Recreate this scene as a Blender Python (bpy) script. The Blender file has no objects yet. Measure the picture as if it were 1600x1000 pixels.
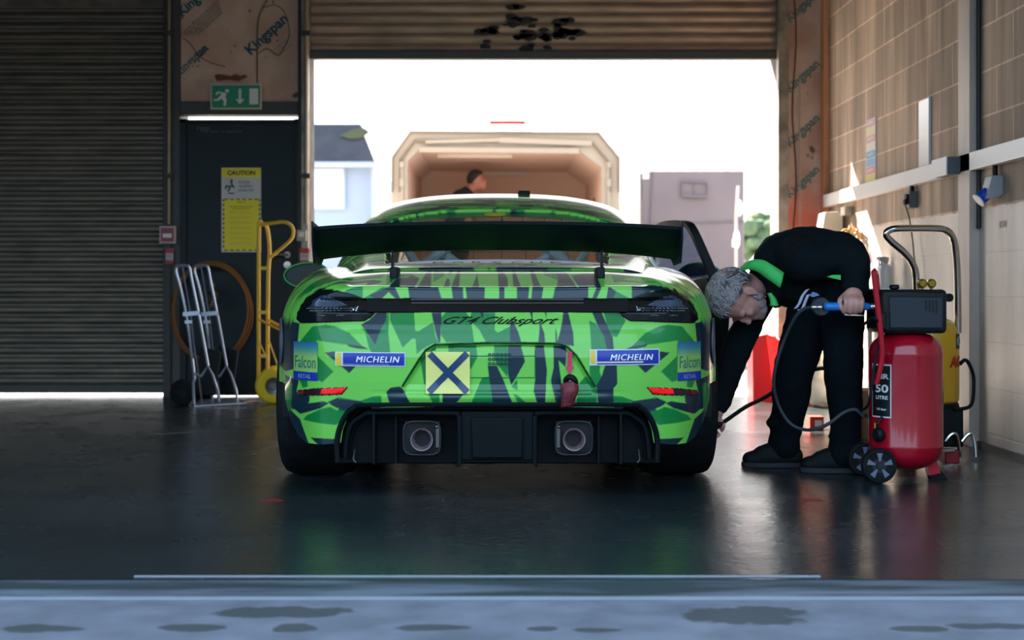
import bpy, bmesh, math, random
import numpy as np
from mathutils import Vector, Matrix, Euler
C = bpy.context.scene.collection
PI = math.pi
# ------------------------------------------------------------------ camera
FPX = 2240.0; CX = 777.0; CY = 453.0; CH = 0.79      # focal length in px, vanishing point, camera height
cam_d = bpy.data.cameras.new('camera'); cam = bpy.data.objects.new('camera', cam_d); C.objects.link(cam)
cam.location = (0, 0, CH); cam.rotation_euler = (PI/2, 0, 0)
cam_d.sensor_width = 36; cam_d.lens = 36*FPX/1600
cam_d.shift_x = (800-CX)/1600; cam_d.shift_y = (CY-500)/1600
cam_d.clip_start = .05; cam_d.clip_end = 500
cam_d.dof.use_dof = True; cam_d.dof.focus_distance = 5.6; cam_d.dof.aperture_fstop = 3.2
bpy.context.scene.camera = cam
# ------------------------------------------------------------------ sky, sun, exposure
w = bpy.data.worlds.new('sky'); bpy.context.scene.world = w; w.use_nodes = True
nt = w.node_tree; bg = nt.nodes['Background']
tc = nt.nodes.new('ShaderNodeTexCoord'); sp = nt.nodes.new('ShaderNodeSeparateXYZ')
nt.links.new(tc.outputs['Generated'], sp.inputs[0])
rp = nt.nodes.new('ShaderNodeValToRGB'); rp.color_ramp.elements[0].position = .3; rp.color_ramp.elements[1].position = .75
rp.color_ramp.elements[0].color = (.52, .74, 1.0, 1); rp.color_ramp.elements[1].color = (1.0, .98, .97, 1)
mp = nt.nodes.new('ShaderNodeMapRange'); mp.inputs[1].default_value = -1; mp.inputs[2].default_value = 1
nt.links.new(sp.outputs[1], mp.inputs[0]); nt.links.new(mp.outputs[0], rp.inputs[0]); nt.links.new(rp.outputs[0], bg.inputs[0])
bg.inputs[1].default_value = 2.2
sd = bpy.data.lights.new('sun', 'SUN'); sun = bpy.data.objects.new('sun', sd); C.objects.link(sun)
sun.rotation_euler = Vector((.543, -1, -.853)).to_track_quat('-Z', 'Y').to_euler()
sd.energy = 31; sd.angle = .012; sd.color = (1, .88, .74)
vs = bpy.context.scene.view_settings
vs.view_transform = 'Standard'; vs.look = 'None'; vs.gamma = 1; vs.use_curve_mapping = False; vs.exposure = 0.5

# ------------------------------------------------------------------ helpers
def P(px, py, Y):
    s = FPX/Y
    return Vector(((px-CX)/s, Y, CH-(py-CY)/s))
def lin(c):
    return tuple(((v/255)/12.92 if v/255 <= .04045 else ((v/255+.055)/1.055)**2.4) for v in c)
MATS = {}
def mat(name, col, rough=.5, metal=0, noise=None, bump=0, coat=0, emis=None, alpha=None, spec=.5, nscale=8, stretch=(1,1,1)):
    """col linear rgb; noise = (second colour, amount low, high)"""
    if name in MATS: return MATS[name]
    m = bpy.data.materials.new(name); m.use_nodes = True; n = m.node_tree; b = n.nodes['Principled BSDF']
    b.inputs['Base Color'].default_value = (*col, 1); b.inputs['Roughness'].default_value = rough
    b.inputs['Metallic'].default_value = metal; b.inputs['Coat Weight'].default_value = coat
    b.inputs['Coat Roughness'].default_value = .06; b.inputs['Specular IOR Level'].default_value = spec
    if emis: b.inputs['Emission Color'].default_value = (*emis[0], 1); b.inputs['Emission Strength'].default_value = emis[1]
    if noise or bump:
        t = n.nodes.new('ShaderNodeTexCoord'); mpn = n.nodes.new('ShaderNodeMapping'); mpn.inputs['Scale'].default_value = stretch
        n.links.new(t.outputs['Object'], mpn.inputs[0])
        nz = n.nodes.new('ShaderNodeTexNoise'); nz.inputs['Scale'].default_value = nscale; nz.inputs['Detail'].default_value = 5
        n.links.new(mpn.outputs[0], nz.inputs['Vector'])
        if noise:
            r = n.nodes.new('ShaderNodeValToRGB'); r.color_ramp.elements[0].position = noise[1]; r.color_ramp.elements[1].position = noise[2]
            r.color_ramp.elements[0].color = (*col, 1); r.color_ramp.elements[1].color = (*noise[0], 1)
            n.links.new(nz.outputs[0], r.inputs[0]); n.links.new(r.outputs[0], b.inputs['Base Color'])
        if bump:
            bp = n.nodes.new('ShaderNodeBump'); bp.inputs['Strength'].default_value = bump; bp.inputs['Distance'].default_value = .01
            n.links.new(nz.outputs[0], bp.inputs['Height']); n.links.new(bp.outputs[0], b.inputs['Normal'])
    MATS[name] = m; return m
def glass(name, tint=(.8,.85,.85), gloss=.12, rough=.02):
    if name in MATS: return MATS[name]
    m = bpy.data.materials.new(name); m.use_nodes = True; n = m.node_tree; n.nodes.clear()
    o = n.nodes.new('ShaderNodeOutputMaterial'); mx = n.nodes.new('ShaderNodeMixShader'); t = n.nodes.new('ShaderNodeBsdfTransparent')
    g = n.nodes.new('ShaderNodeBsdfGlossy'); t.inputs[0].default_value = (*tint, 1); g.inputs['Roughness'].default_value = rough
    lw = n.nodes.new('ShaderNodeLayerWeight'); lw.inputs[0].default_value = .35
    ma = n.nodes.new('ShaderNodeMath'); ma.operation = 'MULTIPLY_ADD'; ma.inputs[1].default_value = .3; ma.inputs[2].default_value = gloss
    n.links.new(lw.outputs['Fresnel'], ma.inputs[0]); n.links.new(ma.outputs[0], mx.inputs[0])
    n.links.new(t.outputs[0], mx.inputs[1]); n.links.new(g.outputs[0], mx.inputs[2]); n.links.new(mx.outputs[0], o.inputs[0])
    MATS[name] = m; return m

class MB:
    """collects shapes in world coordinates; obj() links them as one mesh object"""
    def __init__(s): s.v = []; s.f = []
    def add(s, vs_, fs):
        k = len(s.v); s.v += [tuple(p) for p in vs_]; s.f += [tuple(i+k for i in f) for f in fs]; return s
    def box(s, x0, x1, y0, y1, z0, z1, M=None):
        vs_ = [Vector((x, y, z)) for z in (z0, z1) for y in (y0, y1) for x in (x0, x1)]
        if M: vs_ = [M @ p for p in vs_]
        return s.add(vs_, [(0,2,3,1),(4,5,7,6),(0,1,5,4),(2,6,7,3),(0,4,6,2),(1,3,7,5)])
    def bar(s, a, b, wd, h, up=(0,0,1)):
        a = Vector(a); b = Vector(b); d = (b-a).normalized(); u = Vector(up)
        if abs(d.dot(u)) > .97: u = Vector((0,1,0))
        r = d.cross(u).normalized()*wd/2; u = r.cross(d).normalized()*h/2
        q = [a-r-u, a+r-u, a+r+u, a-r+u, b-r-u, b+r-u, b+r+u, b-r+u]
        return s.add(q, [(0,1,2,3),(7,6,5,4),(0,4,5,1),(1,5,6,2),(2,6,7,3),(3,7,4,0)])
    def tube(s, pts, r, n=10, closed=False, smooth=0, cap=True):
        pts = [Vector(p) for p in pts]
        rr = r if hasattr(r, '__len__') else [r]*len(pts)
        if smooth and len(pts) > 2: pts, rr = cr(pts, rr, smooth, closed)
        N = len(pts); rings = []; prev = None
        for i, p in enumerate(pts):
            if closed: d = pts[(i+1) % N]-pts[i-1]
            else: d = pts[min(i+1, N-1)]-pts[max(i-1, 0)]
            if d.length < 1e-9: d = Vector((0,0,1))
            d.normalize()
            if prev is None:
                a = d.cross(Vector((0,0,1)))
                if a.length < .1: a = d.cross(Vector((0,1,0)))
            else: a = prev - d*prev.dot(d)
            a.normalize(); prev = a; b = d.cross(a)
            rings.append([p+(a*math.cos(2*PI*k/n)+b*math.sin(2*PI*k/n))*rr[i] for k in range(n)])
        vs_ = [q for g in rings for q in g]; fs = []
        for i in range(N if closed else N-1):
            j = (i+1) % N
            for k in range(n): fs.append((i*n+k, i*n+(k+1) % n, j*n+(k+1) % n, j*n+k))
        if cap and not closed: fs += [tuple(range(n))[::-1], tuple((N-1)*n+k for k in range(n))]
        return s.add(vs_, fs)
    def lathe(s, prof, org, axis=(0,0,1), n=32, cap=True):
        """prof: (radius, height along axis)"""
        org = Vector(org); ax = Vector(axis).normalized(); a = ax.cross(Vector((0,0,1)))
        if a.length < .1: a = ax.cross(Vector((1,0,0)))
        a.normalize(); b = ax.cross(a); vs_ = []; fs = []
        for r, h in prof:
            vs_ += [org+ax*h+(a*math.cos(2*PI*k/n)+b*math.sin(2*PI*k/n))*max(r, 1e-5) for k in range(n)]
        for i in range(len(prof)-1):
            for k in range(n): fs.append((i*n+k, i*n+(k+1) % n, (i+1)*n+(k+1) % n, (i+1)*n+k))
        if cap: fs += [tuple(range(n))[::-1], tuple((len(prof)-1)*n+k for k in range(n))]
        return s.add(vs_, fs)
    def prism(s, poly, O, U, V, depth):
        """poly in (u,v) on plane O,U,V; extruded by depth along U x V"""
        O = Vector(O); U = Vector(U); V = Vector(V); N_ = U.cross(V).normalized()
        a = sum(poly[i][0]*poly[(i+1) % len(poly)][1]-poly[(i+1) % len(poly)][0]*poly[i][1] for i in range(len(poly)))
        if a < 0: poly = poly[::-1]
        n = len(poly); p = [O+U*u+V*v for u, v in poly]
        s.add(p+[q+N_*depth for q in p], [tuple(range(n))[::-1], tuple(range(n, 2*n))]+[(i, (i+1) % n, (i+1) % n+n, i+n) for i in range(n)])
        return s
    def grid(s, rows, flip=False):
        m = len(rows); n = len(rows[0]); vs_ = [p for r in rows for p in r]
        fs = []
        for i in range(m-1):
            for j in range(n-1):
                f = (i*n+j, i*n+j+1, (i+1)*n+j+1, (i+1)*n+j); fs.append(f[::-1] if flip else f)
        return s.add(vs_, fs)
    def ball(s, c, r, n=16, m=10):
        c = Vector(c); rx, ry, rz = r if hasattr(r, '__len__') else (r, r, r)
        vs_ = [c+Vector((0,0,-rz))]
        for i in range(1, m):
            th = PI*i/m-PI/2
            vs_ += [c+Vector((rx*math.cos(th)*math.cos(2*PI*k/n), ry*math.cos(th)*math.sin(2*PI*k/n), rz*math.sin(th))) for k in range(n)]
        vs_.append(c+Vector((0,0,rz))); L = len(vs_)-1; fs = [(0, 1+(k+1) % n, 1+k) for k in range(n)]
        for i in range(m-2):
            for k in range(n): fs.append((1+i*n+k, 1+i*n+(k+1) % n, 1+(i+1)*n+(k+1) % n, 1+(i+1)*n+k))
        fs += [(L, 1+(m-2)*n+k, 1+(m-2)*n+(k+1) % n) for k in range(n)]
        return s.add(vs_, fs)
def cr(pts, rr, k, closed=False):
    N = len(pts); out = []; ro = []
    for i in range(N if closed else N-1):
        g = (lambda j: pts[j % N]) if closed else (lambda j: pts[max(0, min(N-1, j))])
        p0, p1, p2, p3 = g(i-1), g(i), g(i+1), g(i+2)
        for q in range(k):
            t = q/k
            out.append(.5*((2*p1)+(-p0+p2)*t+(2*p0-5*p1+4*p2-p3)*t*t+(-p0+3*p1-3*p2+p3)*t**3))
            ro.append(rr[i]*(1-t)+rr[(i+1) % N]*t)
    if not closed: out.append(pts[-1]); ro.append(rr[-1])
    return out, ro
def rootloc(o):
    while o.parent: o = o.parent
    return o.location
def finish(me, angle=35):
    me.polygons.foreach_set('use_smooth', [True]*len(me.polygons)); me.set_sharp_from_angle(angle=math.radians(angle)); me.update()
def obj(name, mb, m, parent=None, bevel=0, angle=35, base=True):
    me = bpy.data.meshes.new(name)
    loc = Vector((0,0,0))
    if parent is not None: loc = rootloc(parent).copy()
    elif base:
        xs = [p[0] for p in mb.v]; ys = [p[1] for p in mb.v]; zs = [p[2] for p in mb.v]
        loc = Vector(((min(xs)+max(xs))/2, (min(ys)+max(ys))/2, min(zs)))
    me.from_pydata([(p[0]-loc[0], p[1]-loc[1], p[2]-loc[2]) for p in mb.v], [], mb.f)
    finish(me, angle)
    o = bpy.data.objects.new(name, me); C.objects.link(o)
    if parent is not None: o.parent = parent
    else: o.location = loc
    if m: me.materials.append(m)
    if bevel:
        b = o.modifiers.new('bevel', 'BEVEL'); b.width = bevel; b.segments = 2; b.limit_method = 'ANGLE'; b.angle_limit = math.radians(40); b.harden_normals = False
    return o
def tag(o, label, cat, group=None):
    o['label'] = label; o['category'] = cat
    if group: o['group'] = group
    return o
def thing(name, loc, label, cat, group=None):
    o = bpy.data.objects.new(name, None); C.objects.link(o); o.location = loc; o.empty_display_size = .1
    return tag(o, label, cat, group)
def struct(name, mb, m, parent=None, **k):
    o = obj(name, mb, m, parent, **k)
    if parent is None: o['kind'] = 'structure'
    return o
def text(name, body, O, U, V, h, m, parent, width=None, shear=0, offset=0, ext=.0015, align='CENTER', warp=None, spacing=1):
    """flat lettering: O centre, U right, V up (unit), h cap height"""
    cu = bpy.data.curves.new(name, 'FONT'); cu.body = body; cu.size = 1; cu.shear = shear; cu.offset = offset; cu.extrude = 0.0
    cu.align_x = 'CENTER'; cu.align_y = 'CENTER'; cu.space_character = spacing; cu.resolution_u = 3
    t = bpy.data.objects.new(name, cu); C.objects.link(t); bpy.context.view_layer.update()
    me = bpy.data.meshes.new_from_object(t.evaluated_get(bpy.context.evaluated_depsgraph_get()))
    bpy.data.objects.remove(t)
    vs_ = [v.co.copy() for v in me.vertices]; fs = [tuple(p.vertices) for p in me.polygons]
    if not vs_: return None
    x0 = min(v.x for v in vs_); x1 = max(v.x for v in vs_); y0 = min(v.y for v in vs_); y1 = max(v.y for v in vs_)
    sy = h/(y1-y0); sx = sy if width is None else width/(x1-x0)
    U = Vector(U); V = Vector(V); N_ = U.cross(V).normalized(); O = Vector(O)
    mb = MB(); q = []
    for v in vs_:
        u = (v.x-(x0+x1)/2)*sx; vv = (v.y-(y0+y1)/2)*sy
        p = O+U*u+V*vv+N_*ext
        if warp: p = warp(u, vv)
        q.append(p)
    mb.add(q, fs)
    bpy.data.meshes.remove(me)
    return obj(name, mb, m, parent)

# ------------------------------------------------------------------ common materials (black tones carry the teal lifted blacks of the colour grade)
BLACK = mat('black plastic', (.003,.007,.009), .55, spec=.25)
RUBBER = mat('rubber', (.004,.006,.007), .8, spec=.25, noise=((.008,.011,.012), .4, .7), nscale=30)
STEEL = mat('galvanised steel', (.36,.35,.32), .38, .85, noise=((.22,.21,.19), .35, .7), nscale=14)
CHROME = mat('polished tube', (.62,.56,.5), .14, 1)
WHITE = mat('white paint', (.78,.78,.76), .35)
# ------------------------------------------------------------------ the garage
YB = 10.6; XR = 2.43; XL = -7.0; YF = 3.93; ZC = 3.3
# floor: dark teal painted concrete, worn
def floor_mat():
    m = bpy.data.materials.new('painted garage floor'); m.use_nodes = True; n = m.node_tree; b = n.nodes['Principled BSDF']
    t = n.nodes.new('ShaderNodeTexCoord')
    def nz(scale, det, st=(1,1,1)):
        q = n.nodes.new('ShaderNodeMapping'); q.inputs['Scale'].default_value = st; n.links.new(t.outputs['Object'], q.inputs[0])
        z = n.nodes.new('ShaderNodeTexNoise'); z.inputs['Scale'].default_value = scale; z.inputs['Detail'].default_value = det; n.links.new(q.outputs[0], z.inputs['Vector']); return z
    a = nz(1.3, 6); r = n.nodes.new('ShaderNodeValToRGB'); r.color_ramp.elements[0].position = .35; r.color_ramp.elements[1].position = .72
    r.color_ramp.elements[0].color = (.011,.020,.023,1); r.color_ramp.elements[1].color = (.030,.040,.043,1)
    n.links.new(a.outputs[0], r.inputs[0])
    sc = nz(9, 8, (1, .12, 1)); r2 = n.nodes.new('ShaderNodeValToRGB'); r2.color_ramp.elements[0].position = .72; r2.color_ramp.elements[1].position = .80
    mx = n.nodes.new('ShaderNodeMixRGB'); mx.inputs[2].default_value = (.09,.10,.10,1)
    n.links.new(sc.outputs[0], r2.inputs[0]); n.links.new(r2.outputs[0], mx.inputs[0]); n.links.new(r.outputs[0], mx.inputs[1]); n.links.new(mx.outputs[0], b.inputs['Base Color'])
    rg = n.nodes.new('ShaderNodeMapRange'); rg.inputs[3].default_value = .16; rg.inputs[4].default_value = .36
    c = nz(3.2, 7); n.links.new(c.outputs[0], rg.inputs[0]); n.links.new(rg.outputs[0], b.inputs['Roughness'])
    bp = n.nodes.new('ShaderNodeBump'); bp.inputs['Strength'].default_value = .18; bp.inputs['Distance'].default_value = .01
    d = nz(26, 3, (1, 2.2, 1)); n.links.new(d.outputs[0], bp.inputs['Height']); n.links.new(bp.outputs[0], b.inputs['Normal'])
    b.inputs['Specular IOR Level'].default_value = .5
    return m
FLOOR = floor_mat()
struct('floor', MB().box(XL, XR+.2, YF-.02, YB+.05, -.2, 0), FLOOR)
# concrete apron of the pit lane in front, with damp stains
def apron_mat(name, c0, c1, stain):
    m = bpy.data.materials.new(name); m.use_nodes = True; n = m.node_tree; b = n.nodes['Principled BSDF']
    t = n.nodes.new('ShaderNodeTexCoord')
    z = n.nodes.new('ShaderNodeTexNoise'); z.inputs['Scale'].default_value = 6; z.inputs['Detail'].default_value = 9; n.links.new(t.outputs['Object'], z.inputs['Vector'])
    r = n.nodes.new('ShaderNodeValToRGB'); r.color_ramp.elements[0].position = .3; r.color_ramp.elements[1].position = .7
    r.color_ramp.elements[0].color = (*c0,1); r.color_ramp.elements[1].color = (*c1,1); n.links.new(z.outputs[0], r.inputs[0])
    last = r.outputs[0]
    if stain:
        sx = n.nodes.new('ShaderNodeSeparateXYZ'); n.links.new(t.outputs['Object'], sx.inputs[0])
        w2 = n.nodes.new('ShaderNodeTexNoise'); w2.inputs['Scale'].default_value = 9; w2.inputs['Detail'].default_value = 5; n.links.new(t.outputs['Object'], w2.inputs['Vector'])
        acc = None
        for cx_, cy_, rx, ry in stain:
            vals = []
            for ax, c_, rr in ((0, cx_, rx), (1, cy_, ry)):
                s1 = n.nodes.new('ShaderNodeMath'); s1.operation = 'SUBTRACT'; n.links.new(sx.outputs[ax], s1.inputs[0]); s1.inputs[1].default_value = c_
                s2 = n.nodes.new('ShaderNodeMath'); s2.operation = 'DIVIDE'; n.links.new(s1.outputs[0], s2.inputs[0]); s2.inputs[1].default_value = rr
                s3 = n.nodes.new('ShaderNodeMath'); s3.operation = 'POWER'; n.links.new(s2.outputs[0], s3.inputs[0]); s3.inputs[1].default_value = 2
                vals.append(s3)
            a = n.nodes.new('ShaderNodeMath'); a.operation = 'ADD'; n.links.new(vals[0].outputs[0], a.inputs[0]); n.links.new(vals[1].outputs[0], a.inputs[1])
            if acc is None: acc = a
            else:
                mn = n.nodes.new('ShaderNodeMath'); mn.operation = 'MINIMUM'; n.links.new(acc.outputs[0], mn.inputs[0]); n.links.new(a.outputs[0], mn.inputs[1]); acc = mn
        wv = n.nodes.new('ShaderNodeMath'); wv.operation = 'MULTIPLY_ADD'; n.links.new(w2.outputs[0], wv.inputs[0]); wv.inputs[1].default_value = 3.4; n.links.new(acc.outputs[0], wv.inputs[2])
        mr = n.nodes.new('ShaderNodeMapRange'); mr.inputs[1].default_value = 2.45; mr.inputs[2].default_value = 2.75; mr.inputs[3].default_value = .85; mr.inputs[4].default_value = 0; n.links.new(wv.outputs[0], mr.inputs[0])
        mx = n.nodes.new('ShaderNodeMixRGB'); mx.inputs[2].default_value = (.045,.052,.052,1); n.links.new(mr.outputs[0], mx.inputs[0]); n.links.new(last, mx.inputs[1]); last = mx.outputs[0]
    n.links.new(last, b.inputs['Base Color']); b.inputs['Roughness'].default_value = .75
    bp = n.nodes.new('ShaderNodeBump'); bp.inputs['Strength'].default_value = .35; bp.inputs['Distance'].default_value = .01
    n.links.new(z.outputs[0], bp.inputs['Height']); n.links.new(bp.outputs[0], b.inputs['Normal'])
    return m
st = []
for px, py, w_, h_ in ((440,953,110,9),(1165,958,115,13),(300,978,50,7),(465,978,40,7),(655,978,70,5),(60,980,60,7),(1560,976,70,6),(1440,980,45,5),(930,982,40,4),(850,980,25,4)):
    s_ = (py-CY)/CH; st.append(((px-CX)/s_, FPX/s_, w_/s_, (FPX/(s_-h_/CH)-FPX/(s_+h_/CH))/2))
apr = struct('trim_1', MB().box(XL-3, XR+5, -5.5, YF-.02, -.2, -.004), apron_mat('pit lane concrete', (.115,.13,.165), (.19,.21,.26), st), base=False)
# two bright metal strips of the threshold drain
LINE = mat('threshold steel', (.36,.39,.44), .4, .3, noise=((.3,.34,.4), .3, .7), nscale=5)
struct('trim_2', MB().box(-1.0, .89*1.0, 3.945, 3.957, -.002, .003), LINE)
struct('trim_3', MB().box(-5, 5, 3.675, 3.69, -.01, .002), LINE)
# worn light strip between the two
struct('trim_4', MB().box(XL-3, XR+5, 3.69, YF-.02, -.01, -.002), mat('worn threshold', (.035,.052,.062), .6, noise=((.14,.17,.21), .45, .65), nscale=4, stretch=(.35,2,1)))
# outside ground, sunlit pale concrete
GROUND = mat('sunlit yard concrete', (.52,.49,.46), .85, noise=((.45,.42,.40), .3, .7), nscale=2)
struct('trim_5', MB().box(-60, 60, YB+.05, 160, -.2, -.004), GROUND, base=False)
struct('trim_26', MB().box(-60, 60, -80, -5.5, -.2, -.006), mat('unseen pit lane asphalt', (.018,.019,.021), .9, noise=((.025,.025,.027), .4, .6)), base=False)  # unseen ground behind the camera, added dark so glossy parts reflect little light
CEIL = mat('dark soffit', (.06,.065,.065), .9)
struct('ceiling', MB().box(XL-.2, XR+.2, YF-.5, YB+.3, ZC, ZC+.15), CEIL)

struct('trim_25', MB().box(-30, 30, YF-.5, YB+.3, ZC+.15, 8.2), mat('unseen shading storey', (.2,.2,.2), .8), base=False)  # unseen upper storey, added to keep the sun off the pit lane

# right wall: fair-faced blockwork, lower part painted cream
def block_mat():
    m = bpy.data.materials.new('blockwork wall'); m.use_nodes = True; n = m.node_tree; b = n.nodes['Principled BSDF']
    t = n.nodes.new('ShaderNodeTexCoord'); sx = n.nodes.new('ShaderNodeSeparateXYZ'); n.links.new(t.outputs['Object'], sx.inputs[0])
    cb = n.nodes.new('ShaderNodeCombineXYZ'); n.links.new(sx.outputs[1], cb.inputs[0])
    zz = n.nodes.new('ShaderNodeMath'); zz.operation = 'ADD'; zz.inputs[1].default_value = -2.109+.225*20+.005; n.links.new(sx.outputs[2], zz.inputs[0]); n.links.new(zz.outputs[0], cb.inputs[1])
    br = n.nodes.new('ShaderNodeTexBrick'); n.links.new(cb.outputs[0], br.inputs['Vector'])
    br.inputs['Scale'].default_value = 1; br.inputs['Brick Width'].default_value = .45; br.inputs['Row Height'].default_value = .225
    br.inputs['Mortar Size'].default_value = .006; br.inputs['Mortar Smooth'].default_value = .3
    br.inputs['Color1'].default_value = (.38,.29,.225,1); br.inputs['Color2'].default_value = (.29,.225,.18,1); br.inputs['Mortar'].default_value = (.62,.45,.34,1)
    def nz(st, s, d=6):
        q = n.nodes.new('ShaderNodeMapping'); q.inputs['Scale'].default_value = st; n.links.new(t.outputs['Object'], q.inputs[0])
        z = n.nodes.new('ShaderNodeTexNoise'); z.inputs['Scale'].default_value = s; z.inputs['Detail'].default_value = d; n.links.new(q.outputs[0], z.inputs['Vector']); return z
    s1 = nz((1, 5.5, .55), 1.3); r1 = n.nodes.new('ShaderNodeValToRGB'); r1.color_ramp.elements[0].position = .33; r1.color_ramp.elements[1].position = .68
    r1.color_ramp.elements[0].color = (.62,.58,.55,1); r1.color_ramp.elements[1].color = (1.55,1.5,1.42,1); n.links.new(s1.outputs[0], r1.inputs[0])
    mu = n.nodes.new('ShaderNodeMixRGB'); mu.blend_type = 'MULTIPLY'; mu.inputs[0].default_value = .85; n.links.new(br.outputs[0], mu.inputs[1]); n.links.new(r1.outputs[0], mu.inputs[2])
    # painted dado
    lt = n.nodes.new('ShaderNodeMath'); lt.operation = 'LESS_THAN'; lt.inputs[1].default_value = 1.209
    w2 = nz((1,1,1), 14, 3); ad = n.nodes.new('ShaderNodeMath'); ad.operation = 'MULTIPLY_ADD'; ad.inputs[1].default_value = .02; n.links.new(w2.outputs[0], ad.inputs[0]); n.links.new(sx.outputs[2], ad.inputs[2]); n.links.new(ad.outputs[0], lt.inputs[0])
    s2 = nz((1, 2.2, .5), 2.2); r2 = n.nodes.new('ShaderNodeValToRGB'); r2.color_ramp.elements[0].position = .3; r2.color_ramp.elements[1].position = .7
    r2.color_ramp.elements[0].color = (.52,.45,.39,1); r2.color_ramp.elements[1].color = (.76,.68,.60,1); n.links.new(s2.outputs[0], r2.inputs[0])
    mx = n.nodes.new('ShaderNodeMixRGB'); n.links.new(lt.outputs[0], mx.inputs[0]); n.links.new(mu.outputs[0], mx.inputs[1]); n.links.new(r2.outputs[0], mx.inputs[2])
    n.links.new(mx.outputs[0], b.inputs['Base Color'])
    ro = n.nodes.new('ShaderNodeMapRange'); ro.inputs[3].default_value = .85; ro.inputs[4].default_value = .38; n.links.new(lt.outputs[0], ro.inputs[0]); n.links.new(ro.outputs[0], b.inputs['Roughness'])
    bp = n.nodes.new('ShaderNodeBump'); bp.inputs['Strength'].default_value = .5; bp.inputs['Distance'].default_value = .008; n.links.new(br.outputs['Fac'], bp.inputs['Height']); bp.invert = True
    n.links.new(bp.outputs[0], b.inputs['Normal'])
    return m
struct('wall_right', MB().box(XR, XR+.2, YF-.3, YB, 0, ZC), block_mat(), base=False)
struct('wall_left', MB().box(XL-.2, XL, YF-.3, YB, 0, ZC), mat('left wall block', (.2,.17,.15), .9, noise=((.12,.11,.1), .4, .6)), base=False)
struct('baseboard_right', MB().box(XR-.015, XR, YF, YB, 0, .03), mat('floor edge paint', (.02,.03,.033), .4))
# steel column on the right wall
struct('trim_6', MB().box(XR-.052, XR, 7.22, 7.40, 0, ZC), mat('cream steel column', (.55,.47,.40), .5, noise=((.42,.37,.33), .45, .7), stretch=(1,1,.3)), bevel=.003)
struct('trim_7', MB().tube([(XR-.012, 7.20, 1.1), (XR-.012, 7.20, ZC-.01)], .012, 8), mat('dark conduit', (.04,.035,.035), .6))

# back wall: piers, header, boards (flat on Y = YB)
CON = mat('grey concrete', (.14,.14,.13), .85, noise=((.09,.09,.085), .4, .6))
xs = lambda px: (px-CX)/(FPX/YB)
zs_ = lambda py: CH-(py-CY)/(FPX/YB)
# wall_back: lintel zone over opening, piers between the openings
wb = MB(); wb.box(xs(283), xs(467), YB, YB+.04, 2.074, ZC)
wb.box(xs(258), xs(283), YB, YB+.25, 0, ZC); wb.box(xs(467), xs(484.5), YB, YB+.25, 0, ZC); wb.box(xs(1213.5), XR+.2, YB, YB+.25, 0, ZC)
wb.box(xs(484.5), xs(1213.5), YB+.12, YB+.25, zs_(86), ZC)
wb.box(XL-.2, XL+.6, YB, YB+.25, 0, ZC); wb.box(XL+.6, xs(258), YB+.12, YB+.25, 2.7, ZC)
struct('wall_back', wb, CON, base=False)
# front header beam above the camera's side opening
struct('wall_front', MB().box(XL, XR, YF-.3, YF, 2.95, ZC), CON, base=False)

# insulation boards: torn foil paper with blue-green print
def board_mat(name, c0, c1, red=None):
    m = bpy.data.materials.new(name); m.use_nodes = True; n = m.node_tree; b = n.nodes['Principled BSDF']
    t = n.nodes.new('ShaderNodeTexCoord')
    z = n.nodes.new('ShaderNodeTexNoise'); z.inputs['Scale'].default_value = 3.5; z.inputs['Detail'].default_value = 7; n.links.new(t.outputs['Object'], z.inputs['Vector'])
    r = n.nodes.new('ShaderNodeValToRGB'); r.color_ramp.elements[0].position = .38; r.color_ramp.elements[1].position = .6
    r.color_ramp.elements[0].color = (*c0,1); r.color_ramp.elements[1].color = (*c1,1); n.links.new(z.outputs[0], r.inputs[0])
    # scratchy dark tears
    z2 = n.nodes.new('ShaderNodeTexNoise'); z2.inputs['Scale'].default_value = 11; z2.inputs['Detail'].default_value = 9; n.links.new(t.outputs['Object'], z2.inputs['Vector'])
    r2 = n.nodes.new('ShaderNodeValToRGB'); r2.color_ramp.elements[0].position = .64; r2.color_ramp.elements[1].position = .7
    mx = n.nodes.new('ShaderNodeMixRGB'); mx.inputs[2].default_value = (.12,.08,.06,1); n.links.new(z2.outputs[0], r2.inputs[0]); n.links.new(r2.outputs[0], mx.inputs[0]); n.links.new(r.outputs[0], mx.inputs[1])
    last = mx.outputs[0]
    if red:
        sx = n.nodes.new('ShaderNodeSeparateXYZ'); n.links.new(t.outputs['Object'], sx.inputs[0])
        ad = n.nodes.new('ShaderNodeMath'); ad.operation = 'MULTIPLY_ADD'; ad.inputs[1].default_value = .5; n.links.new(z.outputs[0], ad.inputs[0]); n.links.new(sx.outputs[2], ad.inputs[2])
        mr = n.nodes.new('ShaderNodeMapRange'); mr.inputs[1].default_value = 1.62; mr.inputs[2].default_value = 1.8; mr.inputs[3].default_value = 1; mr.inputs[4].default_value = 0; n.links.new(ad.outputs[0], mr.inputs[0])
        m2 = n.nodes.new('ShaderNodeMixRGB'); m2.inputs[2].default_value = (*red,1); n.links.new(mr.outputs[0], m2.inputs[0]); n.links.new(last, m2.inputs[1]); last = m2.outputs[0]
    n.links.new(last, b.inputs['Base Color']); b.inputs['Roughness'].default_value = .6
    bp = n.nodes.new('ShaderNodeBump'); bp.inputs['Strength'].default_value = .3; n.links.new(z2.outputs[0], bp.inputs['Height']); n.links.new(bp.outputs[0], b.inputs['Normal'])
    return m
TEAL = mat('teal print', (.0,.10,.13), .6); TEALF = mat('faded teal print', (.10,.20,.20), .7); GREYP = mat('grey print', (.16,.17,.16), .7)
bd = struct('trim_8', MB().box(xs(284), xs(467), YB-.03, YB, zs_(160), ZC-.01), board_mat('insulation board', (.66,.38,.26), (.80,.52,.38)), base=False)
bo = lambda px, py: P(px, py, YB-.031)
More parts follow.
